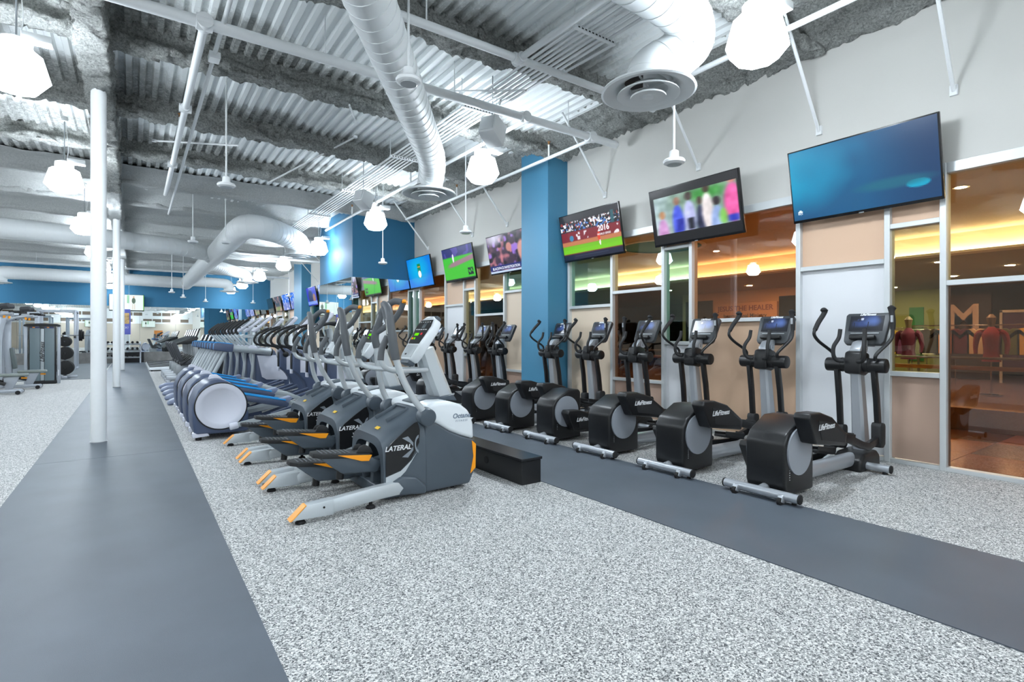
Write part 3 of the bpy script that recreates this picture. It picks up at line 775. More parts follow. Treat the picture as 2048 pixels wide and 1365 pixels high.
for j, y in enumerate((1.6, 4.0, 6.25, 8.7, 11.3, 14.0, 17.0)):
    t = thing('trapeze_hanger', 'slotted strut hanger under the conduit bundle, %s from the near end' % ORD[j], 'hanger', (3.9, y, 4.42), group='conduit hangers')
    MB((3.9, y, 4.42)).bx(3.60, 4.18, y - 0.02, y + 0.02, 4.395, 4.432).build('strut', M_white, t, bevel=0.003, seg=1)
    m = MB((3.9, y, 4.42))
    for k in range(11): m.bx(3.64 + 0.048 * k, 3.665 + 0.048 * k, y - 0.0215, y + 0.0215, 4.407, 4.421)
    m.build('slots', M_black, t, smooth=False, kind='stuff')
    for x in (3.61, 4.17): MB((3.9, y, 4.42)).cyl((x, y, 4.40), (x, y, 4.79), 0.006, 6).build('rod', M_white, t)
# loose diagonal sway braces to the glass wall
for j, y in enumerate((1.72, 2.95, 4.55, 6.35, 9.2, 10.6, 12.9, 18.6, 21.2, 23.3)):
    b = thing('wall_brace', 'thin white brace from the joists down to the grey wall, %s from the near end' % ORD[j], 'brace', (6.42, y, 3.65), group='wall braces')
    MB((6.42, y, 3.65)).cyl((6.40, y, 3.65), (5.4, y - 0.08, 4.76), 0.018, 8).build('rod', M_white, b)
    MB((6.42, y, 3.65)).bx(6.39, 6.42, y - 0.03, y + 0.03, 3.61, 3.71).build('foot_plate', M_white, b)
for j, (p, q, lb) in enumerate((((2.3, 6.9, 4.32), (2.9, 8.4, 4.74), 'thin white brace crossing behind the diagonal duct'), ((3.8, 5.6, 4.3), (4.6, 6.9, 4.74), 'thin white brace above the lamp before the blue pillar'), ((3.9, 5.2, 4.3), (3.2, 6.9, 4.74), 'thin white brace over the middle of the sprinkler main'),
        ((4.17, 4.0, 4.41), (4.0, 4.62, 4.31), 'short white brace from a strut hanger to the thin cross pipe'), ((1.3, 9.0, 4.2), (0.3, 11.2, 4.72), 'long thin brace over the walkway'), ((2.0, 10.5, 4.1), (3.1, 9.0, 4.72), 'long thin brace before the main duct elbow'))):
    b = thing('pipe_brace', lb, 'brace', p); MB(p).cyl(p, q, 0.014, 8).build('rod', M_white, b); MB(p).box(q, (0.06, 0.06, 0.04)).build('clamp', M_white, b)

# pendant sensor discs on stems
def make_sensor():
    o = thing('pendant_sensor', 'x', 'sensor', (0, 0, 3.3))
    MB().lathe([(0, -0.035), (0.08, -0.035), (0.105, -0.02), (0.11, 0.0), (0.10, 0.015), (0.05, 0.02), (0.045, 0.10), (0.03, 0.11), (0, 0.11)], 24).build('housing', M_white, o)
    MB().lathe([(0, -0.04), (0.07, -0.04), (0.078, -0.034), (0, -0.034)], 24).build('lens', mat('lens_grey', (190, 195, 198), 0.2), o)
    MB().cyl((0, 0, 0.1), (0, 0, 1.0), 0.011, 8).build('stem', M_white, o)
    return o
se = None
SENS = [((1.95, 4.3, 3.53), 1.0, 'white pendant sensor disc hanging right in front of the diagonal duct'), ((4.52, 3.5, 3.1), 1.0, 'white pendant sensor disc below the nearest diffuser by the grey wall'),
        ((1.0, 7.9, 3.3), 1.0, 'white pendant sensor disc on a long stem over the walkway edge'), ((4.9, 8.35, 3.2), 1.0, 'white pendant sensor disc just left of the blue pillar'), ((4.95, 12.4, 3.1), 1.0, 'white pendant sensor disc beside the wide blue pillar'),
        ((1.15, 14.6, 3.55), 0.9, 'white pendant sensor disc under the cross duct'), ((1.75, 13.95, 3.5), 0.9, 'white pendant sensor disc under the main duct elbow'), ((1.2, 24, 3.0), 1, 'far pendant sensor disc left of the main duct'), ((1.7, 26, 2.95), 1, 'far pendant sensor disc under the main duct, nearer of two'), ((2.75, 28.5, 2.95), 1, 'far pendant sensor disc under the main duct, farther of two'), ((5.3, 23.5, 3.0), 1, 'far pendant sensor disc left of the last blue pillar'), ((4.6, 27.5, 2.9), 1, 'far pendant sensor disc before the far televisions')]
for i, (p, s, lb) in enumerate(SENS):
    if i == 0: se = make_sensor(); o = se
    else: o = copy_tree(se)
    o.location = p; o['label'] = lb; o['group'] = 'pendant sensor discs'
    for c in o.children:
        if c.name.startswith('stem'): c.scale = (1, 1, (4.79 - p[2] - 0.1) / 0.9); c.location = (0, 0, 0.1 - 0.1 * c.scale[2])
# wedge loudspeakers
for (p, lb) in (((3.92, 5.97, 4.06), 'white wedge loudspeaker hung by the conduit bundle before the blue pillar'), ((3.75, 10.4, 4.05), 'white wedge loudspeaker hung by the conduit bundle before the wide pillar')):
    s = thing('wedge_speaker', lb, 'loudspeaker', p)
    M_ = Matrix.Translation(p) @ Matrix.Rotation(0.5, 4, 'Z') @ Matrix.Rotation(0.35, 4, 'Y')
    MB(p).prism([(-0.16, -0.14), (0.16, -0.17), (0.16, 0.17), (-0.16, 0.12)], -0.12, 0.12, 'y', M_).build('cabinet', M_white, s, bevel=0.02)
    MB(p).box((-0.165, 0, -0.01), (0.012, 0.2, 0.2), M_).build('grille', mat('grille_white', (205, 208, 210), 0.7), s, bevel=0.003)
    MB(p).cyl((p[0], p[1], p[2] + 0.15), (p[0], p[1], 4.79), 0.008).build('stem', M_steel, s)
# two small ceiling detectors
for (x, y, lb) in ((0.95, 3.2, 'left'), (1.25, 3.25, 'right')):
    s = thing('ceiling_detector', 'tiny white detector on the fluted deck near the top edge, %s one' % lb, 'detector', (x, y, 4.757))
    MB().lathe([(0, -0.05), (0.03, -0.05), (0.05, -0.025), (0.05, 0), (0, 0)], 14).build('housing', M_white, s)
    MB().box((0.02, 0.02, -0.04), (0.02, 0.02, 0.03)).build('red_cap', mat('red_plastic', (190, 60, 40), 0.5), s)

# ------------------------------------------------------------------ televisions
GX, GY = 112, 63
yy, xx = np.mgrid[0:GY, 0:GX]; U = (xx + 0.5) / GX; V = (yy + 0.5) / GY      # V up
def noise2(s, seed):
    p = np.stack([U.ravel() * 1.78 * s + seed * 5.3 + 10, V.ravel() * s + seed * 3.1 + 10, np.full(U.size, seed * 1.7 + 3)], 1); return vnoise(p, 1.0).reshape(U.shape) + 0.5
def fill(c): return np.tile(np.array(c, float), (GY, GX, 1))
def blend(I, c, a): a = np.clip(a, 0, 1)[..., None]; return I * (1 - a) + np.array(c, float) * a
def ell(cx, cy, rx, ry, s=0.25): d = ((U - cx) / rx) ** 2 + ((V - cy) / ry) ** 2; return np.clip((1 - d) / s, 0, 1)
def band(a, b, s=0.02): return np.clip((V - a) / s, 0, 1) * np.clip((b - V) / s, 0, 1)
def rect(x0, x1, y0, y1, s=0.01): return np.clip((U - x0) / s, 0, 1) * np.clip((x1 - U) / s, 0, 1) * np.clip((V - y0) / s, 0, 1) * np.clip((y1 - V) / s, 0, 1)
def blur(I, k):
    return sum(np.roll(I, d, 1) for d in range(-k, k + 1)) / (2 * k + 1)
def pic(kind):
    if kind == 'teal':
        I = fill((8, 92, 138)); I = blend(I, (0, 178, 222), ell(-0.02, 0.62, 0.5, 0.62, 1.2) * (0.6 + 0.6 * noise2(3, 1))); I = blend(I, (14, 48, 92), np.clip((U - 0.55) * 2.4, 0, 1) * (0.5 + 0.5 * noise2(2, 4)))
        I = blend(I, (4, 60, 110), np.clip(0.5 - V, 0, 1) * 1.2 * noise2(3, 9)); I = blend(I, (10, 130, 175), ell(0.3, 0.75, 0.3, 0.4, 1) * noise2(4, 3)); I = blend(I, (0, 160, 196), ell(0.87, 0.22, 0.08, 0.06, 0.4)); I = blend(I, (24, 110, 130), ell(0.72, 0.28, 0.3, 0.09, 0.8) * 0.7)
        return blend(I, (230, 245, 250), ell(0.055, 0.105, 0.02, 0.035, 0.2))
    if kind == 'people':
        I = fill((120, 150, 130)); I = blend(I, (60, 150, 60), band(0.62, 0.9, 0.1) * np.clip((U - 0.42) * 8, 0, 1) * np.clip((0.9 - U) * 8, 0, 1)); I = blend(I, (190, 210, 225), np.clip((0.4 - U) * 4, 0, 1) * noise2(7, 2)); I = blend(I, (225, 225, 230), np.clip(0.5 - V, 0, 1) * noise2(6, 5))
        for (x, w, top, c, hc) in ((0.13, 0.075, 0.50, (205, 150, 205), (190, 140, 100)), (0.32, 0.075, 0.70, (70, 90, 225), (150, 110, 90)), (0.46, 0.08, 0.74, (185, 190, 235), (60, 45, 40)), (0.58, 0.05, 0.62, (30, 35, 70), (70, 50, 40)), (0.66, 0.07, 0.80, (236, 226, 226), (70, 45, 30)), (0.76, 0.08, 0.55, (150, 175, 225), (45, 35, 40)), (0.93, 0.1, 0.86, (232, 90, 165), (190, 120, 110))):
            I = blend(I, c, ell(x, top - 0.36, w, 0.36, 0.4)); I = blend(I, hc, ell(x, top + 0.03, w * 0.55, 0.085, 0.5))
        I = blend(I, (30, 40, 160), rect(0.28, 0.4, 0.17, 0.42, 0.03)); I = blend(I, (20, 24, 40), rect(0.42, 0.52, 0.17, 0.4, 0.03)); I = blend(I, (120, 200, 60), ell(0.82, 0.3, 0.05, 0.16, 0.6) * 0.8); I = blend(I, (40, 60, 190), rect(0.85, 1, 0.17, 0.32, 0.04))
        I = I + (noise2(14, 3)[..., None] - 0.5) * 46; I = blur(I, 2); I = blend(I, (6, 6, 9), 1 - band(0.165, 0.865, 0.012)); return blend(I, (6, 6, 9), 1 - rect(0.035, 0.985, -1, 2))
    if kind == 'baseball':
        I = fill((126, 34, 44)); I = blend(I, (28, 30, 38), band(0.62, 1)); n = noise2(26, 3); I = blend(I, (235, 235, 240), band(0.64, 0.86) * (n > 0.62)); I = blend(I, (150, 60, 50), band(0.64, 0.86) * (noise2(24, 8) > 0.68)); I = blend(I, (70, 120, 190), band(0.62, 0.8) * (noise2(22, 6) > 0.7))
        I = blend(I, (40, 42, 46), band(0.86, 1.2)); I = blend(I, (190, 120, 78), band(0.30, 0.42)); I = blend(I, (112, 190, 20), band(0.13, 0.325)); I = blend(I, (120, 210, 10), band(0.13, 0.24) * 0.5); I = blend(I, (18, 26, 52), band(-1, 0.13)); I = blend(I, (200, 215, 240), rect(0.2, 0.78, 0.07, 0.085))
        I = blend(I, (220, 70, 40), ell(0.65, 0.42, 0.025, 0.1)); I = blend(I, (240, 230, 230), ell(0.66, 0.28, 0.015, 0.06)); I = blend(I, (60, 130, 170), ell(0.18, 0.48, 0.04, 0.07)); I = blend(I, (225, 220, 225), (rect(0.26, 0.34, 0.42, 0.6) + rect(0.4, 0.48, 0.42, 0.6)) * (noise2(16, 5) > 0.45)); I = blend(I, (235, 230, 235), rect(0.88, 0.98, 0.4, 0.6) * (noise2(14, 7) > 0.55)); return blend(I, (40, 90, 100), rect(0.86, 0.93, 0.62, 0.9, 0.02))
    if kind == 'crowd':
        I = fill((58, 40, 62)); I = blend(I, (196, 120, 130), (noise2(9, 2) - 0.5) * 3); I = blend(I, (150, 110, 210), (noise2(7, 6) - 0.56) * 4); I = blend(I, (20, 16, 26), (noise2(8, 11) - 0.52) * 5); I = blend(I, (215, 215, 235), ell(0.2, 0.95, 0.3, 0.25, 1) * 0.9); I = blend(I, (205, 150, 140), ell(0.86, 0.5, 0.12, 0.3, 0.5)); I = blend(I, (196, 130, 120), ell(0.55, 0.64, 0.08, 0.14, 0.5))
        I = blend(I, (24, 40, 112), band(0.06, 0.21)); I = blur(I, 1); return blend(I, (190, 210, 235), band(-1, 0.06))
    if kind == 'field':
        I = fill((60, 190, 40)); I = blend(I, (40, 44, 110), band(0.70, 2, 0.05)); I = blend(I, (70, 60, 150), band(0.72, 2) * (noise2(8, 2) > 0.55)); d = V - 0.52 + 0.2 * (0.5 - U); I = blend(I, (150, 116, 130), np.clip(1 - abs(d) / 0.1, 0, 1) * 2 * np.clip((U - 0.1) * 4, 0, 1)); I = blend(I, (225, 225, 235), ell(0.36, 0.68, 0.03, 0.14)); I = blend(I, (16, 18, 26), band(-1, 0.05)); return blend(I, (20, 24, 40), rect(0.78, 0.96, 0.1, 0.32) * (noise2(26, 5) > 0.4))
    if kind == 'blue':
        I = fill((0, 120, 220)); I = blend(I, (0, 176, 226), ell(0.45, 0.6, 0.5, 0.6, 1)); I = blend(I, (30, 130, 60), rect(0.42, 0.58, 0.30, 0.8, 0.03)); I = blend(I, (225, 150, 70), rect(0.44, 0.56, 0.66, 0.7)); I = blend(I, (235, 245, 250), ell(0.5, 0.43, 0.07, 0.13, 0.2)); return blend(I, (0, 150, 220), rect(0.40, 0.6, 0.575, 0.60, 0.01))
    if kind == 'studio':
        I = fill((44, 44, 190)); I = blend(I, (30, 40, 90), ell(0.4, 0.45, 0.3, 0.5, 0.6)); I = blend(I, (150, 110, 90), ell(0.75, 0.4, 0.15, 0.25)); return blend(I, (120, 150, 225), band(0.05, 0.24))
    if kind == 'court':
        I = fill((20, 90, 210)); I = blend(I, (90, 110, 190), band(0, 0.5)); return blend(I, (220, 220, 235), (noise2(9, 3) - 0.6) * 4)
    if kind == 'film':
        I = fill((60, 64, 66)); I = blend(I, (110, 130, 70), band(0, 0.35, 0.1)); return blend(I, (170, 120, 110), (noise2(6, 3) - 0.55) * 4)
    if kind == 'off': return fill((14, 40, 50))
    if kind == 'exercise':
        I = fill((222, 240, 236)); I = blend(I, (120, 190, 140), rect(0.5, 0.58, 0.45, 0.98)); I = blend(I, (120, 200, 90), rect(0.975, 1.1, 0, 1)); I = blend(I, (200, 160, 130), ell(0.7, 0.86, 0.03, 0.07)); I = blend(I, (50, 80, 50), ell(0.7, 0.62, 0.06, 0.2)); return blend(I, (200, 160, 130), rect(0.66, 0.685, 0.05, 0.42) + rect(0.715, 0.74, 0.05, 0.42))
    if kind == 'console':
        I = fill((22, 26, 36)); sky = np.clip((V - 0.12) * 4, 0, 1) * np.clip((0.9 - U) * 6, 0, 1) * np.clip((U - 0.03) * 9, 0, 1)
        I = blend(I, (44, 66, 122), sky * np.clip(0.3 + 1.1 * noise2(4, 2), 0, 1)); I = blend(I, (92, 122, 190), ell(0.66, 0.62, 0.3, 0.34, 1.0) * 0.8); I = blend(I, (20, 24, 34), np.clip((0.46 - U) * 5, 0, 1) * np.clip((V - 0.55) * 5, 0, 1) * (noise2(9, 4) > 0.36))
        I = blend(I, (196, 208, 230), ell(0.35, 0.78, 0.055, 0.09, 0.5)); I = blend(I, (16, 18, 26), rect(0.13, 0.16, 0, 0.55) + ell(0.54, 0.36, 0.025, 0.17, 0.3) + ell(0.54, 0.55, 0.022, 0.05, 0.3)); return blend(I, (16, 18, 26), np.clip((0.2 + 0.14 * U - V) * 14, 0, 1))
    return fill((128, 128, 128))
def to_lin(I):
    c = np.clip(I, 0, 255) / 255; return np.where(c <= 0.04045, c / 12.92, ((c + 0.055) / 1.055) ** 2.4)
_SCR = {}
def screen_mesh(kind, w, h, step=1):
    """display face w x h in the local x-z plane, facing -y"""
    k = (kind, w, h, step)
    if k in _SCR: return _SCR[k]
    nx, ny = GX // step, GY // step
    v = [((i / nx - 0.5) * w, 0, (j / ny - 0.5) * h) for j in range(ny + 1) for i in range(nx + 1)]
    f = [(j * (nx + 1) + i, j * (nx + 1) + i + 1, (j + 1) * (nx + 1) + i + 1, (j + 1) * (nx + 1) + i) for j in range(ny) for i in range(nx)]
    me = bpy.data.meshes.new('screen'); me.from_pydata(v, [], f)
    I = to_lin(pic(kind))[::step, ::step][:ny, :nx].reshape(-1, 3)
    a = me.color_attributes.new('Col', 'FLOAT_COLOR', 'CORNER')
    c = np.ones((len(f), 4, 4)); c[..., :3] = I[:, None, :]
    a.data.foreach_set('color', c.ravel().astype(np.float32))
    _SCR[k] = me
    return me
M_screen = attr_screen('television_screen', 0.55)
M_tv = mat('television_frame', (12, 12, 14), 0.25)
TW, TH = 1.42, 0.81
def make_tv(name, label, center, rz, tilt, kind, mount='wall', texts=(), w=TW, h=TH):
    o = thing('television', label, 'television', center, rz, group=name)
    R = Matrix.Rotation(tilt, 4, 'X')
    MB().box((0, 0.02, 0), (w, 0.035, h), R).build('frame', M_tv, o, bevel=0.004)
    MB().box((0, 0.065, -0.06), (w * 0.7, 0.07, h * 0.62), R).build('rear_housing', M_black, o, bevel=0.015)
    s = bpy.data.objects.new('screen', screen_mesh(kind, w - 0.03, h - 0.045)); COL.objects.link(s); s.parent = o
    if not s.data.materials: s.data.materials.append(M_screen)
    s.matrix_local = R @ Matrix.Translation((0, -0.0005, 0.008))
    MB().box((0, -0.001, -h / 2 + 0.004), (0.05, 0.012, 0.014), R).build('sensor_bump', M_chrome, o, bevel=0.003, seg=1)
    m = MB(); m.box((0, 0.13, 0.10), (0.10, 0.12, 0.16)); m.box((0, 0.194, 0.12), (0.3, 0.018, 0.22)); m.build('wall_bracket', M_black, o, bevel=0.004, seg=1)
    for (t, sz, x, z, c, bold) in texts:
        tm = MB(); text_mb(tm, t, sz, R @ plane_M((x, -0.002, z), (1, 0, 0), (0, 0, 1)), 0.0004, bold=bold)
        tm.build('lettering', emission('letters_%d_%d_%d' % c, c, 0.6) if 'letters_%d_%d_%d' % c not in MATS else MATS['letters_%d_%d_%d' % c], o, smooth=False)
    return o
TILT = math.atan2(0.15, 0.79)
# screens on the glass wall face -x : local -y turned to world -x
TZ = 3.012; RZW = -PI / 2
TVS = [(2.47, 'teal', 'large wall television showing a teal haze, above the white panel', [('TNT', 0.026, -0.613, -0.305, (10, 90, 150), 0.001)]),
       (4.50, 'people', 'large wall television showing people in bright clothes', []),
       (6.52, 'baseball', 'large wall television showing a maroon outfield wall, beside the blue pillar', [('2016', 0.13, 0.33, 0.06, (240, 235, 240), 0.004), ('WORLD SERIES', 0.045, 0.33, -0.035, (230, 220, 225), 0.001)]),
       (8.92, 'crowd', 'large wall television with a crowd and a blue news caption, just behind the blue pillar', [('BLACKFACE INVESTIGATION', 0.075, -0.12, -0.285, (235, 240, 250), 0.001)]),
       (10.94, 'field', 'large wall television showing a green ball field', []),
       (13.0, 'blue', 'large wall television with a blue picture beside the wide pillar', []),
       (17.6, 'film', 'far wall television just beyond the wide blue pillar', []), (19.7, 'field', 'far wall television, second beyond the wide pillar', []), (21.7, 'court', 'far wall television, third beyond the wide pillar', []), (23.5, 'studio', 'far wall television showing a purple studio, before the last pillar', []),
       (26.6, 'court', 'far wall television, first beyond the last blue pillar', []), (28.2, 'court', 'far wall television with a blue picture, second beyond the last pillar', []), (30.0, 'film', 'far wall television with a grey film, third beyond the last pillar', []), (31.9, 'off', 'far wall television switched off in the back corner', [])]
for (y, k, lb, tx) in TVS:
    make_tv('wall televisions over the glass', lb, (6.215, y, TZ), RZW, TILT, k, texts=tx)
make_tv('back wall televisions', 'television with an exercising figure on the blue back wall', (-0.25, YB - 0.25, 3.0), 0.0, 0.0, 'exercise')
for (x, lb) in ((-4.0, 'front wall television, nearer the weight machines, seen in mirrors'), (1.6, 'front wall television, nearer the glass wall, seen in mirrors')):
    make_tv('front wall televisions', lb, (x, YF + 0.25, 2.9), PI, 0.0, 'exercise')
bn = thing('hanging_banner', 'purple and photo banner hanging before the far mirror', 'banner', (-0.35, 30.5, 2.0))
MB().box((0, 0, 0), (0.5, 0.012, 1.15)).build('cloth', mat('banner_purple', (88, 96, 176), 0.7), bn)
MB().box((0, -0.008, 0.15), (0.42, 0.006, 0.5)).build('photo_print', mat('banner_photo', (176, 146, 96), 0.7, var=0.6, vscale=7), bn)
tm = MB(); text_mb(tm, 'PACK!', 0.13, plane_M((0, -0.009, -0.28), (1, 0, 0), (0, 0, 1)), 0.001); tm.build('lettering', M_white, bn, smooth=False)
for x in (-0.2, 0.2): MB().cyl((x, 0, 0.57), (x, 0, 2.95), 0.006, 6).build('cord', M_white, bn)
# ------------------------------------------------------------------ black ellipticals along the glass wall
# local frame: x from the front foot bar toward the glass wall, y across, z up
def logo(parent, pos, right, up, s, size, m, shear=0.35, name='lettering'):
    t = MB(); text_mb(t, s, size, plane_M(pos, right, up), 0.0006, shear=shear, bold=0.0015)
    return t.build(name, m, parent, smooth=False)
M_logo = mat('logo_white', (222, 224, 226), 0.5)
M_disc = mat('disc_grey', (150, 156, 164), 0.35, 0.2)
def make_elliptical(low=False):
    o = thing('elliptical_trainer', 'x', 'elliptical', (4.12, 0, 0), group='black ellipticals')
    # rear drive shell
    prof = [(0.10, 0.03), (0.06, 0.12), (0.06, 0.45), (0.11, 0.525), (0.33, 0.635), (0.50, 0.635), (0.53, 0.60), (0.53, 0.03)]
    MB().prism(prof, -0.165, 0.165).build('drive_shell', M_black, o, bevel=0.034, seg=3)
    MB().prism([(p[0] * 1.0 + (0.003 if p[0] > 0.3 else -0.003), p[1] + 0.002) for p in prof], -0.004, 0.004).build('shell_seam', M_rubber, o, bevel=0.003, seg=1) if False else None
    m = MB()
    for s in (-1, 1):
        for k in range(14): m.box((0.135, s * 0.166, 0.16 + 0.0185 * k), (0.012, 0.003, 0.008))
    m.build('vent_slots', M_chrome, o, smooth=False, kind='stuff')
    for s in (-1, 1):
        T = Matrix.Translation((0.285, s * 0.168, 0.37)) @ Matrix.Rotation(-s * -PI / 2, 4, 'X')
        MB().lathe([(0, 0.012), (0.18, 0.012), (0.19, 0.004), (0.19, -0.01), (0, -0.01)], 36, T).build('crank_disc', M_disc, o)
        MB().lathe([(0, 0.014), (0.006, 0.014), (0.006, 0.0), (0, 0.0)], 8, T @ Matrix.Translation((0, 0, 0))).build('disc_bolt', M_rubber, o)
    # feet
    fb = MB().cyl((0, -0.315, 0.062), (0, 0.315, 0.062), 0.036, 18).build('front_foot_bar', M_silver, o)
    for s in (-1, 1):
        MB().tube([(0, s * 0.306, 0.062), (0, s * 0.322, 0.062)], 0.038, 18).build('end_cap', M_rubber, fb, bevel=0.006)
        MB().prism([(-0.07, 0.03), (-0.05, 0.075), (0.0, 0.09), (0.01, 0.03), (-0.03, 0.012)], s * 0.19 - 0.02, s * 0.19 + 0.02).build('wheel_bracket', M_silver, fb, bevel=0.006)
        MB().cyl((-0.055, s * 0.19 - 0.014, 0.03), (-0.055, s * 0.19 + 0.014, 0.03), 0.03, 14).build('wheel', M_rubber, fb)
    MB().cyl((0.0, 0, 0.07), (0.22, 0, 0.10), 0.034, 16).build('front_neck', M_silver, o)
    rb = MB().cyl((1.66, -0.33, 0.055), (1.66, 0.33, 0.055), 0.036, 18).build('rear_foot_bar', M_silver, o)
    for s in (-1, 1):
        MB().tube([(1.66, s * 0.322, 0.055), (1.66, s * 0.338, 0.055)], 0.038, 18).build('end_cap', M_rubber, rb, bevel=0.006)
        MB().cyl((1.66, s * 0.28, 0.0), (1.66, s * 0.28, 0.03), 0.022, 12).build('leveling_foot', M_rubber, rb)
        MB().cyl((0.02, s * 0.26, 0.0), (0.02, s * 0.26, 0.035), 0.018, 12).build('leveling_foot', M_rubber, fb)
    MB().cyl((0.50, 0, 0.115), (1.62, 0, 0.10), 0.068, 24).build('main_rail', M_silver, o)
    MB().prism([(1.53, 0.0), (1.53, 0.11), (1.62, 0.17), (1.90, 0.18), (1.97, 0.13), (1.98, 0.0)], -0.13, 0.13).build('rear_hub_cover', M_black, o, bevel=0.03, seg=3)
    # column leaning toward the user, wider at its foot
    MB().tube([(1.86, 0, 0.12), (1.82, 0, 0.5), (1.76, 0, 1.0)], [1.15, 1.0, 0.85], sec=[(0.055, 0.045), (0.035, 0.07), (-0.035, 0.07), (-0.055, 0.045), (-0.055, -0.045), (-0.035, -0.07), (0.035, -0.07), (0.055, -0.045)], up=(1, 0, 0)).build('column', M_silver, o)
    CX, CZ = 1.74, 1.02
    m = MB(); m.cyl((CX, -0.27, CZ), (CX, 0.27, CZ), 0.07, 28); m.build('pivot_housing', M_black, o, bevel=0.012)
    for s in (-1, 1): MB().cyl((CX, s * 0.118, CZ), (CX, s * 0.124, CZ), 0.072, 28).build('housing_seam', M_rubber, o)
    MB().prism([(1.65, 0.94), (1.65, 1.08), (1.67, 1.15), (1.75, 1.165), (1.87, 1.13), (1.87, 0.94), (1.79, 0.915)], -0.075, 0.075).build('centre_cover', M_black, o, bevel=0.02, seg=3)
    MB().prism([(1.71, 1.14), (1.71, 1.18), (1.78, 1.25), (1.90, 1.27), (1.88, 1.14)], -0.05, 0.05).build('console_neck', M_silver, o, bevel=0.012)
    MB().tube([(1.82, -0.053, 1.185), (1.82, -0.06, 1.185)], 0.042, 20).build('badge', M_silver, o)
    lg = MB(); text_mb(lg, 'L', 0.05, plane_M((1.82, -0.061, 1.185), (1, 0, 0), (0, 0, 1)), 0.0006, shear=0.3); lg.build('badge_letter', M_black, o, smooth=False)
    # console with screen
    C = Matrix.Translation((1.96, 0, 1.385)) @ Matrix.Rotation(-PI / 2, 4, 'Z') @ Matrix.Rotation(-math.radians(24), 4, 'X')
    cs = MB().prism([(-0.16, -0.175), (0.16, -0.175), (0.185, -0.14), (0.205, 0.15), (0.185, 0.175), (-0.185, 0.175), (-0.205, 0.15), (-0.185, -0.14)], 0.0, 0.055, 'y', C).build('console', mat('console_charcoal', (52, 56, 60), 0.4), o, bevel=0.012)
    s = bpy.data.objects.new('screen', screen_mesh('console', 0.31, 0.17, 3)); COL.objects.link(s); s.parent = cs
    if not s.data.materials: s.data.materials.append(M_screen)
    s.matrix_local = C @ Matrix.Translation((0, -0.0015, 0.055))
    MB().box((0, -0.003, -0.055), (0.26, 0.008, 0.012), C).build('key_strip', M_steel, cs, bevel=0.002, seg=1)
    MB().box((0, -0.035, -0.115), (0.24, 0.06, 0.045), C).build('reading_tray', M_black, cs, bevel=0.015)
    MB().box((0, 0.08, -0.06), (0.16, 0.06, 0.2), C).build('console_back', M_black, cs, bevel=0.015)
    logo(cs, C @ Vector((0, -0.002, 0.155)), C.to_3x3() @ Vector((1, 0, 0)), C.to_3x3() @ Vector((0, 0, 1)), 'LifeFitness', 0.034, M_logo)
    for s in (-1, 1):
        MB().tube([(1.62, s * 0.06, 1.06), (1.60, s * 0.11, 1.065), (1.575, s * 0.135, 1.11), (1.575, s * 0.135, 1.20), (1.64, s * 0.115, 1.29), (1.66, s * 0.11, 1.375)], 0.019, 14, 5).build('fixed_grip', M_blackm, o)
    # swinging arms: near side (-y) and far side (+y) in opposite phase
    for s in (-1, 1):
        ph = (1 if s < 0 else -1) * (-1 if low else 1)   # +1: top forward, bottom back
        y = s * 0.165
        bx_, bz = (1.82, 0.385) if s < 0 else (1.80, 0.33)
        a = thing_part('swing_arm', MB().tube([(CX - 0.02, y, CZ - 0.03), ((CX + bx_) / 2, y, (CZ + bz) / 2), (bx_, y, bz)], 0.027, sec=[(0.022, 0.032), (-0.022, 0.032), (-0.022, -0.032), (0.022, -0.032)], up=(1, 0, 0)), M_black, o, bevel=0.006)
        MB().prism([(bx_ - 0.055, bz - 0.16), (bx_ - 0.06, bz + 0.05), (bx_ - 0.04, bz + 0.08), (bx_ + 0.05, bz + 0.07), (bx_ + 0.065, bz + 0.04), (bx_ + 0.06, bz - 0.14), (bx_ + 0.02, bz - 0.17)], y - 0.045, y + 0.045).build('arm_boot', M_blackm, a, bevel=0.014)
        top = [(1.66, s * 0.20, 1.07), (1.655, s * 0.21, 1.13), (1.76, s * 0.27, 1.24), (1.80, s * 0.29, 1.30), (1.81, s * 0.292, 1.38)] if ph > 0 else [(1.74, s * 0.21, 1.07), (1.73, s * 0.215, 1.14), (1.58, s * 0.275, 1.25), (1.52, s * 0.295, 1.32), (1.535, s * 0.295, 1.38)]
        MB().tube(top, 0.016, 12, 5).build('handle_tube', M_black, a)
        e = Vector(top[-1]); dx = 0.0 if ph > 0 else 0.17
        MB().tube([e - Vector((0.0, 0, 0.01)), e + Vector((dx * 0.45, 0, 0.07)), e + Vector((dx, -s * 0.01, 0.16)), e + Vector((dx + 0.005, -s * 0.01, 0.195)), e + Vector((dx + 0.012, -s * 0.01, 0.203))], [0.022, 0.024, 0.024, 0.038, 0.02], 14, 3).build('grip', M_blackm, a)
        MB().tube([e + Vector((dx * 0.55 - 0.022, 0, 0.06)), e + Vector((dx * 0.85 - 0.022, 0, 0.125))], 0.012, 8).build('pulse_plate', M_silver, a)
        # crank shroud, pedal bar, pedal
        hi = (ph > 0)
        dz = 0.0 if hi else -0.30; px = 0.0 if hi else 0.02
        y0, y1 = (s * 0.175, s * 0.305)
        cov = MB().prism([(x + px, z + dz) for x, z in [(0.16, 0.66), (0.185, 0.70), (0.36, 0.695), (0.56, 0.64), (0.82, 0.475), (0.80, 0.375), (0.28, 0.445)]], min(y0, y1), max(y0, y1)).build('crank_shroud', M_black, o, bevel=0.016, seg=3)
        MB().prism([(x + px, z + dz) for x, z in [(0.31, 0.635), (0.54, 0.60), (0.77, 0.47), (0.76, 0.41), (0.36, 0.475)]], min(y1, y1 + s * 0.003), max(y1, y1 + s * 0.003)).build('side_panel', M_blackm, cov)
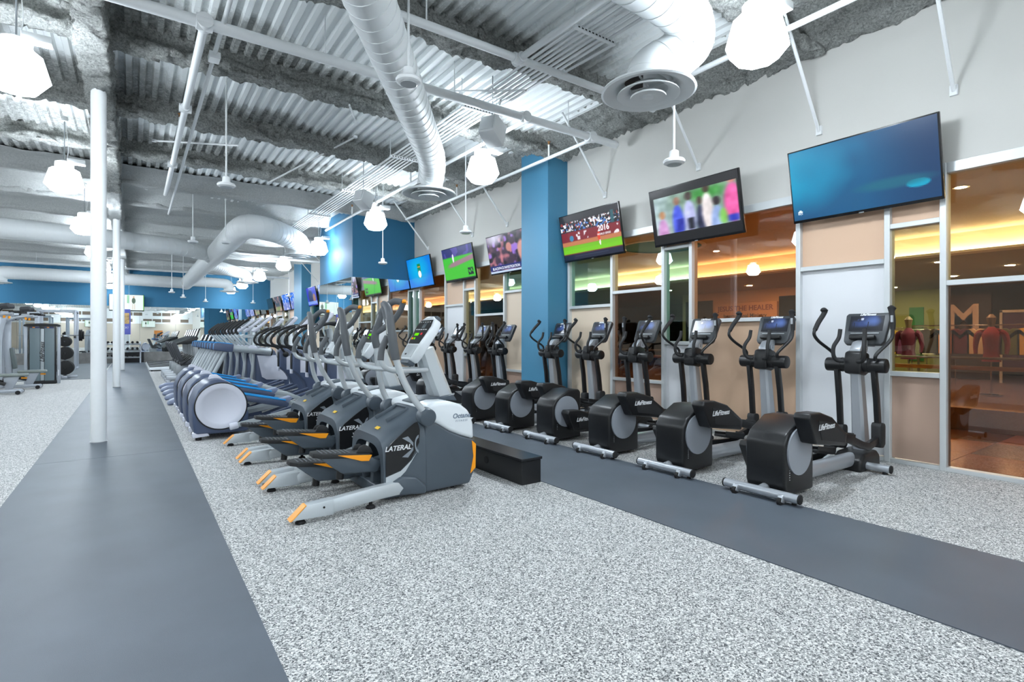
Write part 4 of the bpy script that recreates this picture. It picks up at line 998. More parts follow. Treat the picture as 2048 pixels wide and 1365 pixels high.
        if s < 0: logo(cov, (0.44 + px, s * 0.309, 0.575 + dz), (1, 0, 0), (0, 0, 1), 'LifeFitness', 0.065, M_logo)
        yb = s * 0.195
        bar = MB().tube([(0.72 + px, yb, 0.46 + dz), (1.15 + px, yb, 0.37 + dz * 0.8), (1.36, yb, 0.30 + dz * 0.6), (1.50, yb, 0.27 + dz * 0.4), (bx_ - 0.02, yb - s * 0.03, bz - 0.09)], 0.03, sec=[(0.022, 0.035), (-0.022, 0.035), (-0.022, -0.035), (0.022, -0.035)], up=(0, 0, 1)).build('pedal_bar', M_black, o, bevel=0.005)
        px0, pz0 = (0.86 + px, 0.44 + dz * 0.85) if hi else (1.06 + px, 0.25)
        P = Matrix.Translation((px0 + 0.19, s * 0.13, pz0 - 0.04)) @ Matrix.Rotation(0.16, 4, 'Y')
        MB().prism([(-0.19, -0.07), (0.17, -0.075), (0.20, -0.04), (0.20, 0.04), (0.17, 0.07), (-0.19, 0.065)], -0.028, 0.0, 'z', P).build('pedal', M_blackm, bar, bevel=0.006)
        m = MB(); m.box((0.0, -0.068, 0.018), (0.36, 0.012, 0.045), P); m.box((0.0, 0.066, 0.012), (0.36, 0.012, 0.03), P); m.box((0.195, 0, 0.022), (0.015, 0.10, 0.055), P); m.build('pedal_rim', M_black, bar, bevel=0.004, seg=1)
    return o
def thing_part(name, mb, m, parent, **k): return mb.build(name, m, parent, **k)

ELL = [(2.35, 'black elliptical trainer in front of the big white panel, nearest of the row'), (3.30, 'black elliptical trainer before the tan panel under the amber pane, second nearest of the row'), (4.25, 'black elliptical trainer under the people television, third from the near end'), (5.20, 'black elliptical trainer, fourth from the near end, before the dark brown pane'), (6.15, 'black elliptical trainer before the cream panel, second before the blue pillar'), (7.10, 'black elliptical trainer standing right beside the light blue pillar'),
       (8.75, 'black elliptical trainer, first beyond the light blue pillar'), (9.70, 'black elliptical trainer, second beyond the light blue pillar'), (10.75, 'black elliptical trainer, third beyond the light blue pillar'), (11.75, 'black elliptical trainer, fourth beyond the light blue pillar, near the mirror'), (12.75, 'black elliptical trainer right before the mirrored pillar face')]
elA = make_elliptical(); elB = make_elliptical(True)
usedA = usedB = False
for i, (y, lb) in enumerate(ELL):
    low = i in (3, 6, 9)
    src = elB if low else elA
    if low: o = src if not usedB else copy_tree(src); usedB = True
    else: o = src if not usedA else copy_tree(src); usedA = True
    o.location = (4.12, y, 0); o['label'] = lb

# ------------------------------------------------------------------ three lateral trainers (grey with orange)
M_lxd = mat('lateral_dark_grey', (72, 82, 91), 0.42)
M_lxl = mat('lateral_light_grey', (222, 228, 232), 0.32)
M_lxs = mat('lateral_silver', (188, 195, 199), 0.38, 0.25)
M_lxg = mat('lateral_grip', (84, 88, 92), 0.6, bump=0.1)
M_org = mat('orange_plastic', (246, 156, 12), 0.45)
M_blkp = mat('panel_black', (20, 21, 23), 0.3)
def make_lateral():
    o = thing('lateral_trainer', 'x', 'elliptical', (1.9, 0, 0), group='lateral trainers')
    O = (1.9, 0, 0)
    # front arch cover: hollow, open to the user
    st = [(1.60, 0.372, 0.495), (1.66, 0.376, 0.545), (1.76, 0.378, 0.60), (1.86, 0.378, 0.65), (1.96, 0.376, 0.705)]
    def ring(x, w, h, e=0.38, z0=0.04, n=28):
        r = []
        for k in range(n + 1):
            a = PI * k / n; c, s = math.cos(a), math.sin(a)
            r.append((x, w * math.copysign(abs(c) ** e, c), z0 + (h - z0) * abs(s) ** e))
        return r
    m = MB(O); v = []; n = 29
    rings = [ring(*q) for q in st] ; inner = [ring(1.60, 0.315, 0.425, 0.5), ring(1.92, 0.33, 0.50, 0.5)]
    allr = [rings[-1][:]] + rings[::-1][1:] + inner
    for r in allr: v += r
    fs = []
    for i in range(len(allr) - 1):
        for k in range(n - 1): fs.append((i * n + k, i * n + k + 1, (i + 1) * n + k + 1, (i + 1) * n + k))
    m.add(v, fs); m.build('front_cover', M_lxd, o, ang=50)
    MB(O).bx(1.90, 1.95, -0.33, 0.33, 0.04, 0.5).build('dark_interior', M_rubber, o)
    MB(O).prism([(1.57, 0.03), (1.60, 0.10), (1.75, 0.12), (1.96, 0.12), (1.96, 0.02), (1.62, 0.02)], -0.36, 0.36).build('floor_sill', M_lxd, o, bevel=0.01)
    for s in (-1, 1):
        MB(O).prism([(1.60, 0.05), (1.61, 0.30), (1.66, 0.30), (1.72, 0.05)], s * 0.10 - 0.03, s * 0.10 + 0.03).build('inner_rib', M_lxd, o, bevel=0.008)
    # body behind: dark lower, light cap
    MB(O).prism([(1.955, 0.02), (2.38, 0.03), (2.43, 0.14), (2.435, 0.40), (2.30, 0.445), (2.18, 0.50), (2.05, 0.583), (1.955, 0.66)], -0.375, 0.375).build('lower_shell', M_lxd, o, bevel=0.018, seg=3)
    MB(O).prism([(1.958, 0.662), (2.05, 0.585), (2.18, 0.503), (2.30, 0.448), (2.434, 0.403), (2.425, 0.55), (2.38, 0.66), (2.30, 0.72), (2.20, 0.75), (2.08, 0.752), (1.96, 0.728)], -0.366, 0.366).build('light_cap', M_lxl, o, bevel=0.045, seg=4)
    MB(O).prism([(1.97, 0.735), (2.1, 0.768), (2.24, 0.768), (2.24, 0.745), (1.97, 0.72)], -0.13, 0.13).build('top_strip', M_lxd, o, bevel=0.008)
    for s in (-1, 1):
        y = s * 0.3755
        MB(O).prism([(2.40, 0.40), (2.44, 0.365), (2.436, 0.16), (2.385, 0.115), (2.415, 0.26)], y - 0.004, y + 0.004).build('orange_reflector', M_org, o, bevel=0.001, seg=1)
        # graphic panel
        MB(O).prism([(1.615, 0.40), (1.66, 0.46), (1.76, 0.535), (1.855, 0.60), (1.885, 0.61), (1.905, 0.54), (1.90, 0.44), (1.83, 0.31), (1.74, 0.235), (1.615, 0.20)], s * 0.377 - 0.004, s * 0.377 + 0.005).build('graphic_panel', M_blkp, o, bevel=0.002, seg=1)
        MB(O).prism([(1.615, 0.195), (1.74, 0.23), (1.83, 0.30), (1.88, 0.36), (1.78, 0.22), (1.615, 0.085)], s * 0.377 - 0.003, s * 0.377 + 0.004).build('silver_wedge', M_lxs, o, bevel=0.001, seg=1)
        m = MB(O); yy = s * 0.383
        for (a, b) in ((1, 1), (1, -1)):
            m.prism([(1.75, 0.415 + b * 0.075), (1.80, 0.415 + b * 0.085), (1.845, 0.415 + b * 0.03), (1.845, 0.415 + b * 0.0), (1.82, 0.415 + b * 0.03)], yy - 0.001, yy + 0.001)
        pts = [(1.90 + 0.07 * math.cos(a) * 0.6, 0.43 + 0.075 * math.sin(a)) for a in np.linspace(PI * 0.55, PI * 1.45, 10)]
        pts2 = [(1.895 + 0.045 * math.cos(a) * 0.6, 0.43 + 0.05 * math.sin(a)) for a in np.linspace(PI * 1.45, PI * 0.55, 10)]
        m.prism(pts + pts2, yy - 0.001, yy + 0.001)
        m.build('cross_emblem', mat('emblem_grey', (128, 136, 144), 0.4), o, smooth=False)
        t = MB(O); text_mb(t, 'LATERAL', 0.055, plane_M((1.715, yy + s * 0.001, 0.415), (-s, 0, 0), (0, 0, 1)), 0.0006, shear=0.25 , bold=0.0012); t.build('lettering', M_logo, o, smooth=False)
        t = MB(O); text_mb(t, 'Octane', 0.058, plane_M((2.30, s * 0.369, 0.622), (-s, 0, 0), (0, 0, 1)), 0.0006, shear=0.2, bold=0.0012); text_mb(t, 'F I T N E S S', 0.022, plane_M((2.30, s * 0.369, 0.58), (-s, 0, 0), (0, 0, 1)), 0.0006, shear=0.2)
        t.build('lettering', mat('logo_steel_blue', (118, 132, 148), 0.5), o, smooth=False)
        # pivot hub
        MB(O).tube([(1.955, s * 0.34, 0.655), (1.955, s * 0.44, 0.64)], 0.072, 26).build('pivot_hub', M_lxd, o, bevel=0.012)
        # leg
        L = MB(O).tube([(1.74, s * 0.37, 0.10), (1.55, s * 0.42, 0.108), (1.35, s * 0.45, 0.10), (1.15, s * 0.47, 0.085)], 1, sec=[(0.034, 0.05), (0.045, 0.0), (0.034, -0.05), (-0.034, -0.05), (-0.045, 0), (-0.034, 0.05)], up=(0, 0, 1), smooth=6).build('leg', M_lxs, o, bevel=0.006)
        MB(O).prism([(1.17, 0.142), (0.985, 0.128), (0.885, 0.035), (1.17, 0.028)], s * 0.475 - 0.043, s * 0.475 + 0.043).build('leg_end', M_lxs, L, bevel=0.008)
        MB(O).prism([(0.985, 0.128), (0.972, 0.126), (0.87, 0.032), (0.885, 0.033)], s * 0.475 - 0.042, s * 0.475 + 0.042).build('orange_cap', mat('orange_rubber', (247, 168, 72), 0.5), L, bevel=0.002, seg=1)
        for fx, fy, fz in ((0.95, 0.478, 0.045), (1.47, 0.435, 0.07)):
            MB(O).lathe([(0, 0), (0.035, 0), (0.036, 0.01), (0.026, 0.022), (0.014, 0.024), (0.014, fz + 0.012), (0, fz + 0.012)], 16, Matrix.Translation((fx, s * fy, 0))).build('leveling_foot', M_rubber, L)
        MB(O).prism([(1.66, 0.15), (1.74, 0.19), (1.86, 0.17), (1.95, 0.09), (1.95, 0.02), (1.70, 0.045)], s * 0.36 - 0.055, s * 0.36 + 0.055).build('leg_boot', M_lxd, o, bevel=0.02, seg=3)
        MB(O).cyl((1.1, s * 0.519, 0.095), (1.1, s * 0.522, 0.095), 0.008, 8).build('bolt', M_rubber, L)
        MB(O).cyl((2.25, s * 0.3, 0), (2.25, s * 0.3, 0.03), 0.015, 8).build('leveling_foot', M_rubber, o)
        # pedals
        hi = s < 0; z = 0.40 if hi else 0.275; x0 = 1.02 if not hi else 1.10; yc = s * 0.19 + 0.02
        P = Matrix.Translation((x0, yc, z)) @ Matrix.Rotation(0.10, 4, 'Y')
        pd = MB(O).prism([(0.0, -0.06), (0.06, -0.11), (0.42, -0.115), (0.46, -0.05), (0.46, 0.05), (0.42, 0.10), (0.08, 0.095), (0.0, 0.05)], -0.012, 0.022, 'z', P).build('pedal', M_blackm, o, bevel=0.006)
        MB(O).prism([(0.04, -0.008), (0.13, -0.07), (0.22, -0.13), (0.5, -0.13), (0.54, -0.05), (0.45, -0.008)], -0.10, 0.085, 'y', P).build('pedal_body', M_lxd, pd, bevel=0.012)
        for q in (-1, 1):
            MB(O).prism([(0.17, 0.012), (0.44, 0.012), (0.42, -0.035), (0.36, -0.035)], q * 0.112 - 0.004, q * 0.112 + 0.004, 'y', P).build('orange_flash', M_org, pd, bevel=0.001, seg=1)
        m = MB(O)
        for k in range(7): m.box((0.06 + 0.035 * k, -0.005, 0.024), (0.01, 0.15, 0.006), P)
        m.build('tread_ribs', M_lxg, pd, smooth=False)
        MB(O).prism([(0.32, 0.02), (0.34, 0.07), (0.38, 0.09), (0.43, 0.07), (0.46, 0.02)], -0.09, -0.07, 'y', P).build('heel_guard', M_blackm, pd, bevel=0.008)
        MB(O).prism([(0.34, 0.02), (0.36, 0.06), (0.40, 0.07), (0.46, 0.02)], 0.065, 0.085, 'y', P).build('heel_guard', M_blackm, pd, bevel=0.008)
        MB(O).cyl(P @ Vector((0.24, 0, -0.12)), P @ Vector((0.24, 0, -0.19)), 0.03, 14).build('pedal_pivot', M_black, pd)
        MB(O).tube([P @ Vector((0.24, 0, -0.10)), P @ Vector((0.5, 0, -0.09)), (1.80, yc, z - 0.10), (1.92, yc, z - 0.05)], 1, sec=[(0.045, 0.05), (-0.045, 0.05), (-0.045, -0.05), (0.045, -0.05)], up=(0, 0, 1)).build('pedal_arm', M_lxd, pd, bevel=0.01)
        MB(O).tube([(1.615, s * 0.02 + 0.06, 0.16), (1.62, s * 0.02 + 0.06, 0.30), (1.64, s * 0.02 + 0.06, 0.40)], 1, sec=[(0.025, 0.004), (-0.025, 0.004), (-0.025, -0.004), (0.025, -0.004)], up=(1, 0, 0)).build('stride_scale', M_lxl, o) if s > 0 else None
        # moving handle: the far one is swung forward
        y = s * 0.40
        ho = [(1.955, y, 0.66), (1.84, y, 0.80), (1.745, y, 0.97), (1.685, y, 1.14)] if s < 0 else [(1.97, y, 0.66), (1.90, y, 0.80), (1.862, y, 0.97), (1.845, y, 1.12), (1.84, y, 1.22)]
        hn = MB(O).tube(ho, 0.026, 16, 6).build('moving_handle', M_lxs, o)
        e = Vector(ho[-1]); q = 0.0 if s < 0 else 0.14
        tip = e + Vector((q + 0.01, -s * 0.26, 0.43 if s < 0 else 0.39))
        up_ = [e - Vector((-0.004, 0, 0.02)), e + Vector((-0.015, 0, 0.08)), e + Vector((-0.03 + q * 0.3, -s * 0.01, 0.20)), e + Vector((-0.03 + q * 0.5, -s * 0.04, 0.32)), e + Vector((q * 0.8 - 0.01, -s * 0.14, 0.40)), tip]
        MB(O).tube(up_, [0.034, 0.036, 0.034, 0.031, 0.029, 0.029], 14, 4).build('grip', M_lxg, hn)
        MB(O).tube([up_[1] + Vector((0.0, 0, 0.03)), e + Vector((0.015 + q * 0.3, -s * 0.07, 0.17)), e + Vector((0.02 + q * 0.6, -s * 0.15, 0.23)), e + Vector((0.015 + q * 0.9, -s * 0.22, 0.32)), tip], 0.027, 14, 4).build('grip_loop', M_lxg, hn)
        MB(O).box(tip + Vector((0.0, -s * 0.012, 0.006)), (0.035, 0.045, 0.03), None, (-s * 0.5, 0, 0)).build('orange_button', M_org, hn, bevel=0.008)
        MB(O).tube([up_[2] + Vector((-0.032, 0, -0.02)), up_[3] + Vector((-0.026, 0, -0.02))], 0.010, 8).build('pulse_plate', M_chrome, hn)
        # fixed handlebar
        fh = MB(O).tube([(2.12, s * 0.07, 1.005), (1.95, s * 0.13, 1.01), (1.78, s * 0.22, 1.015), (1.66, s * 0.26, 1.05), (1.62, s * 0.26, 1.12), (1.64, s * 0.255, 1.19)], 0.021, 14, 5).build('fixed_handlebar', M_lxs, o)
        MB(O).tube([(1.618, s * 0.26, 1.11), (1.63, s * 0.257, 1.2), (1.68, s * 0.25, 1.3)], 0.026, 14, 3).build('grip', M_lxg, fh)
    # bottle tray, label
    T = Matrix.Translation((1.825, 0, 0.635)) @ Matrix.Rotation(-0.42, 4, 'Y')
    m = MB(O); m.box((0, 0.12, 0.0), (0.22, 0.012, 0.05), T); m.box((0, -0.12, 0.0), (0.22, 0.012, 0.05), T); m.box((0.105, 0, 0.005), (0.012, 0.25, 0.04), T); m.build('tray_rim', M_lxd, o, bevel=0.006)
    MB(O).box((-0.01, 0, -0.012), (0.19, 0.22, 0.006), T).build('tray_liner', mat('liner_print', (205, 210, 212), 0.4, var=0.4, vscale=40), o)
    MB(O).box((1.655, -0.10, 0.545), (0.03, 0.075, 0.004), None, (0, -0.6, 0)).build('yellow_sticker', mat('sticker_yellow', (220, 180, 40), 0.5), o)
    # column and console
    MB(O).tube([(2.31, 0, 0.73), (2.19, 0, 1.02), (2.13, 0, 1.19)], [1.0, 0.95, 0.85], sec=[(0.085, 0.05), (0.055, 0.085), (-0.055, 0.085), (-0.085, 0.05), (-0.085, -0.05), (-0.055, -0.085), (0.055, -0.085), (0.085, -0.05)], up=(1, 0, 0)).build('column', M_lxs, o)
    MB(O).prism([(2.17, 0.755), (2.36, 0.78), (2.40, 0.72), (2.20, 0.74)], -0.12, 0.12).build('column_collar', M_lxd, o, bevel=0.008)
    C = Matrix.Translation((2.06, 0, 1.29)) @ Matrix.Rotation(-PI / 2, 4, 'Z') @ Matrix.Rotation(-math.radians(33), 4, 'X')
    cs = MB(O).prism([(-0.10, -0.22), (0.10, -0.22), (0.13, -0.17), (0.16, 0.12), (0.13, 0.20), (0.06, 0.235), (-0.06, 0.235), (-0.13, 0.20), (-0.16, 0.12), (-0.13, -0.17)], 0.0, 0.085, 'y', C).build('console', M_lxl, o, bevel=0.018, seg=3)
    MB(O).prism([(-0.107, -0.06), (0.107, -0.06), (0.142, 0.12), (0.115, 0.19), (-0.115, 0.19), (-0.142, 0.12)], -0.004, 0.004, 'y', C).build('display_panel', M_blkp, cs, bevel=0.002, seg=1)
    MB(O).prism([(-0.1, -0.2), (0.1, -0.2), (0.105, -0.075), (-0.105, -0.075)], -0.003, 0.003, 'y', C).build('lower_face', M_lxs, cs, bevel=0.002, seg=1)
    MB(O).box((0, 0.045, 0.225), (0.2, 0.06, 0.05), C).build('console_crown', M_lxd, cs, bevel=0.015)
    MB(O).box((0, 0.04, -0.235), (0.17, 0.07, 0.04), C).build('console_chin', M_lxd, cs, bevel=0.012)
    GR = emission('led_green', (110, 225, 20), 0.6); LA = emission('led_amber', (240, 170, 40), 0.5); LR = emission('led_red', (220, 70, 80), 0.5)
    MB(O).box((-0.04, -0.005, 0.035), (0.075, 0.004, 0.026), C).build('green_readout', GR, cs)
    MB(O).box((-0.08, -0.006, -0.008), (0.022, 0.004, 0.018), C).build('amber_key', LA, cs); MB(O).box((-0.035, -0.006, -0.008), (0.018, 0.004, 0.018), C).build('green_key', GR, cs)
    MB(O).box((0.05, -0.006, 0.04), (0.022, 0.004, 0.02), C).build('red_key', LR, cs)
    MB(O).box((0.02, -0.006, 0.125), (0.07, 0.003, 0.05), C).build('grey_readout', mat('lcd_grey', (86, 94, 98), 0.2), cs)
    m = MB(O)
    for k in range(5):
        m.box((-0.09 + 0.045 * k, -0.006, 0.165), (0.018, 0.002, 0.006), C)
        m.box((-0.09 + 0.045 * k, -0.006, 0.085), (0.03, 0.002, 0.008), C)
    m.build('key_marks', M_logo, cs, smooth=False)
    MB(O).box((-0.03, -0.004, -0.17), (0.03, 0.004, 0.014), C).build('key_clip', M_black, cs)
    MB(O).box((2.1, 0, 1.13), (0.1, 0.12, 0.05), None, (0, 0.3, 0)).build('console_mount', M_lxs, o, bevel=0.01)
    return o
lx = make_lateral()
for i, (y, lb) in enumerate(((4.36, 'grey lateral trainer with orange reflector, nearest of the three'), (5.51, 'grey lateral trainer, middle of the three'), (6.66, 'grey lateral trainer, farthest of the three, beside the white-disc trainers'))):
    o = lx if i == 0 else copy_tree(lx)
    o.location = (1.9, y, 0); o['label'] = lb

# low black power box on the floor behind them
pb = thing('power_raceway', 'long low black cable box on the floor behind the lateral trainers', 'box', (2.86, 8, 0))
MB((2.86, 8, 0)).bx(2.765, 2.975, 3.745, 12.5, 0, 0.205).build('box_body', M_black, pb, bevel=0.003, seg=1)
MB((2.86, 8, 0)).bx(2.755, 2.985, 3.735, 12.5, 0.208, 0.232).build('lid', mat('black_satin', (26, 27, 30), 0.25), pb, bevel=0.003, seg=1)
MB((2.86, 8, 0)).tube([(2.766, 4.32, 0.12), (2.758, 4.32, 0.12)], 0.036, 22).build('socket_cover', M_blackm, pb, bevel=0.002, seg=1)
# ------------------------------------------------------------------ white-disc ellipticals (slate blue)
M_pb = mat('slate_blue_plastic', (68, 80, 106), 0.4)
M_pbl = mat('slate_blue_light', (122, 133, 158), 0.4)
M_pl = mat('lavender_grey', (204, 207, 219), 0.38)
M_pt = mat('tube_grey', (172, 180, 184), 0.4, 0.2)
M_cy = mat('bright_blue_trim', (20, 150, 222), 0.45)
def make_efx():
    o = thing('disc_elliptical', 'x', 'elliptical', (0.65, 0, 0), group='white-disc ellipticals')
    O = (0.65, 0, 0)
    prof = [(0.62, 0.07), (0.60, 0.25), (0.60, 0.45), (0.66, 0.62), (0.76, 0.73), (0.88, 0.765), (1.00, 0.73), (1.11, 0.62), (1.20, 0.46), (1.235, 0.30), (1.235, 0.07)]
    MB(O).prism(prof, -0.33, 0.33).build('drive_shell', M_pb, o, bevel=0.04, seg=3)
    MB(O).prism([(0.80, 0.74), (0.82, 0.80), (0.90, 0.805), (0.97, 0.74)], -0.05, 0.05).build('shell_cap', M_pl, o, bevel=0.015)
    for s in (-1, 1):
        T = Matrix.Translation((0.915, s * 0.332, 0.42)) @ Matrix.Rotation(s * -PI / 2, 4, 'X')
        MB(O).lathe([(0.302, -0.01), (0.302, 0.012), (0.288, 0.014), (0.288, -0.01)], 48, T).build('disc_gasket', M_black, o)
        MB(O).lathe([(0, 0.006), (0.20, 0.006), (0.215, 0.014), (0.245, 0.02), (0.285, 0.018), (0.29, 0.006), (0.29, -0.01), (0, -0.01)], 48, T).build('crank_disc', M_pl, o)
        MB(O).prism([(0.60, 0.035), (0.60, 0.10), (0.75, 0.115), (0.79, 0.05)], s * 0.26 - 0.06, s * 0.26 + 0.06).build('rear_foot', M_pl, o, bevel=0.012)
        MB(O).cyl((0.67, s * 0.26, 0), (0.67, s * 0.26, 0.04), 0.035, 14).build('foot_pad', M_rubber, o)
        # crank bar from the disc rim to the pedal carriage
        kn = MB(O).tube([(1.00 if s < 0 else 0.80, s * 0.375, 0.15), (1.10 if s < 0 else 0.9, s * 0.375, 0.17)], 0.045, 14).build('crank_knuckle', M_pl, o, bevel=0.012)
        MB(O).tube([(1.08 if s < 0 else 0.88, s * 0.375, 0.165), (1.75, s * 0.375, 0.30)], 1, sec=[(0.012, 0.03), (-0.012, 0.03), (-0.012, -0.03), (0.012, -0.03)], up=(0, 0, 1)).build('crank_bar', M_pt, o, bevel=0.004, seg=1)
        # pedal tray with bright trim
        dz = -0.02 if s < 0 else 0.08; dx = 0.06 if s < 0 else -0.05
        P = Matrix.Translation((1.40 + dx, s * 0.17, 0.47 + dz)) @ Matrix.Rotation(0.22, 4, 'Y')
        pd = MB(O).prism([(-0.30, -0.02), (-0.26, 0.03), (0.22, 0.03), (0.30, 0.0), (0.28, -0.06), (-0.24, -0.05)], -0.10, 0.10, 'y', P).build('pedal_tray', M_pb, o, bevel=0.012)
        m = MB(O)
        for q in (-1, 1): m.box((-0.02, q * 0.092, 0.037), (0.52, 0.02, 0.02), P)
        m.box((0.24, 0, 0.037), (0.02, 0.18, 0.02), P); m.build('blue_trim', M_cy, pd, bevel=0.004, seg=1)
        MB(O).prism([(0.16, 0.03), (0.30, 0.10), (0.32, 0.07), (0.28, 0.0)], -0.09, 0.09, 'y', P).build('toe_guard', M_pbl, pd, bevel=0.008)
        MB(O).tube([(1.12, s * 0.17, 0.50 + dz), (1.80, s * 0.17, 0.40 + dz), (2.20, s * 0.17, 0.30)], 1, sec=[(0.025, 0.03), (-0.025, 0.03), (-0.025, -0.03), (0.025, -0.03)], up=(0, 0, 1)).build('pedal_rail', M_pt, o, bevel=0.004)
        MB(O).tube([(1.60, s * 0.17, 0.16), (2.38, s * 0.17, 0.40)], 0.03, 12).build('chrome_ramp', M_chrome, o)
        MB(O).tube([(1.60, s * 0.17, 0.20), (2.38, s * 0.17, 0.44)], 1, sec=[(0.045, 0.016), (-0.045, 0.016), (-0.045, -0.016), (0.045, -0.016)], up=(0, 0, 1)).build('ramp_cover', M_pb, o, bevel=0.005)
        # loop handlebars
        hb = MB(O).tube([(2.42, s * 0.13, 0.98), (2.30, s * 0.20, 1.10), (2.10, s * 0.25, 1.13), (1.97, s * 0.25, 1.16), (1.925, s * 0.25, 1.24), (1.985, s * 0.25, 1.35), (2.15, s * 0.25, 1.45), (2.36, s * 0.24, 1.50), (2.52, s * 0.2, 1.48)], 0.021, 14, 6).build('loop_handlebar', M_blackm, o)
        MB(O).tube([(2.03, s * 0.25, 1.385), (2.07, s * 0.25, 1.30), (2.16, s * 0.25, 1.44)], 0.012, 8, 4).build('pulse_grip', M_chrome, hb)
        MB(O).tube([(2.42, s * 0.135, 0.96), (2.42, s * 0.165, 0.96)], 0.055, 16).build('arm_pivot', M_black, o, bevel=0.01)
    MB(O).bx(1.2, 2.75, -0.10, 0.10, 0.05, 0.20).build('base_beam', M_pb, o, bevel=0.02)
    MB(O).bx(2.60, 2.74, -0.30, 0.30, 0.03, 0.10).build('front_foot', M_pl, o, bevel=0.015)
    col = [(2.32, 1.04), (2.32, 0.70), (2.42, 0.62), (2.52, 0.50), (2.58, 0.30), (2.58, 0.08), (2.80, 0.08), (2.82, 0.40), (2.78, 0.66), (2.68, 0.86), (2.54, 1.02), (2.42, 1.09)]
    MB(O).prism(col, -0.12, 0.12).build('front_column', M_pb, o, bevel=0.025, seg=3)
    MB(O).bx(2.305, 2.325, -0.05, 0.05, 0.66, 1.0).build('column_slot', M_black, o, bevel=0.004)
    MB(O).bx(2.30, 2.33, -0.055, 0.055, 0.64, 0.72).build('slot_tab', M_pl, o, bevel=0.006)
    MB(O).prism([(2.44, 0.66), (2.70, 0.64), (2.66, 0.82), (2.52, 0.94), (2.44, 0.90)], -0.125, 0.125).build('column_inset', M_pl, o, bevel=0.004)
    MB(O).tube([(2.46, 0, 1.05), (2.40, 0, 1.25), (2.36, 0, 1.42)], 0.045, 14, 4).build('console_stalk', M_pt, o)
    C = Matrix.Translation((2.25, 0, 1.54)) @ Matrix.Rotation(-PI / 2, 4, 'Z') @ Matrix.Rotation(-math.radians(42), 4, 'X')
    cs = MB(O).prism([(-0.13, -0.18), (0.13, -0.18), (0.16, -0.12), (0.16, 0.14), (0.10, 0.18), (-0.10, 0.18), (-0.16, 0.14), (-0.16, -0.12)], 0, 0.06, 'y', C).build('console', M_pl, o, bevel=0.02, seg=3)
    MB(O).box((0, -0.001, 0.03), (0.24, 0.006, 0.20), C).build('display', mat('display_dark', (70, 74, 80), 0.2), cs, bevel=0.002, seg=1)
    MB(O).box((0, -0.012, -0.10), (0.24, 0.03, 0.014), C).build('ledge', M_black, cs, bevel=0.004)
    return o
ef = make_efx()
for i, (y, lb) in enumerate(((8.0, 'nearest'), (9.05, 'second'), (10.1, 'third'), (11.15, 'farthest'))):
    o = ef if i == 0 else copy_tree(ef)
    o.location = (0.65, y, 0); o['label'] = 'slate blue elliptical with a white disc, %s of its row of four' % lb

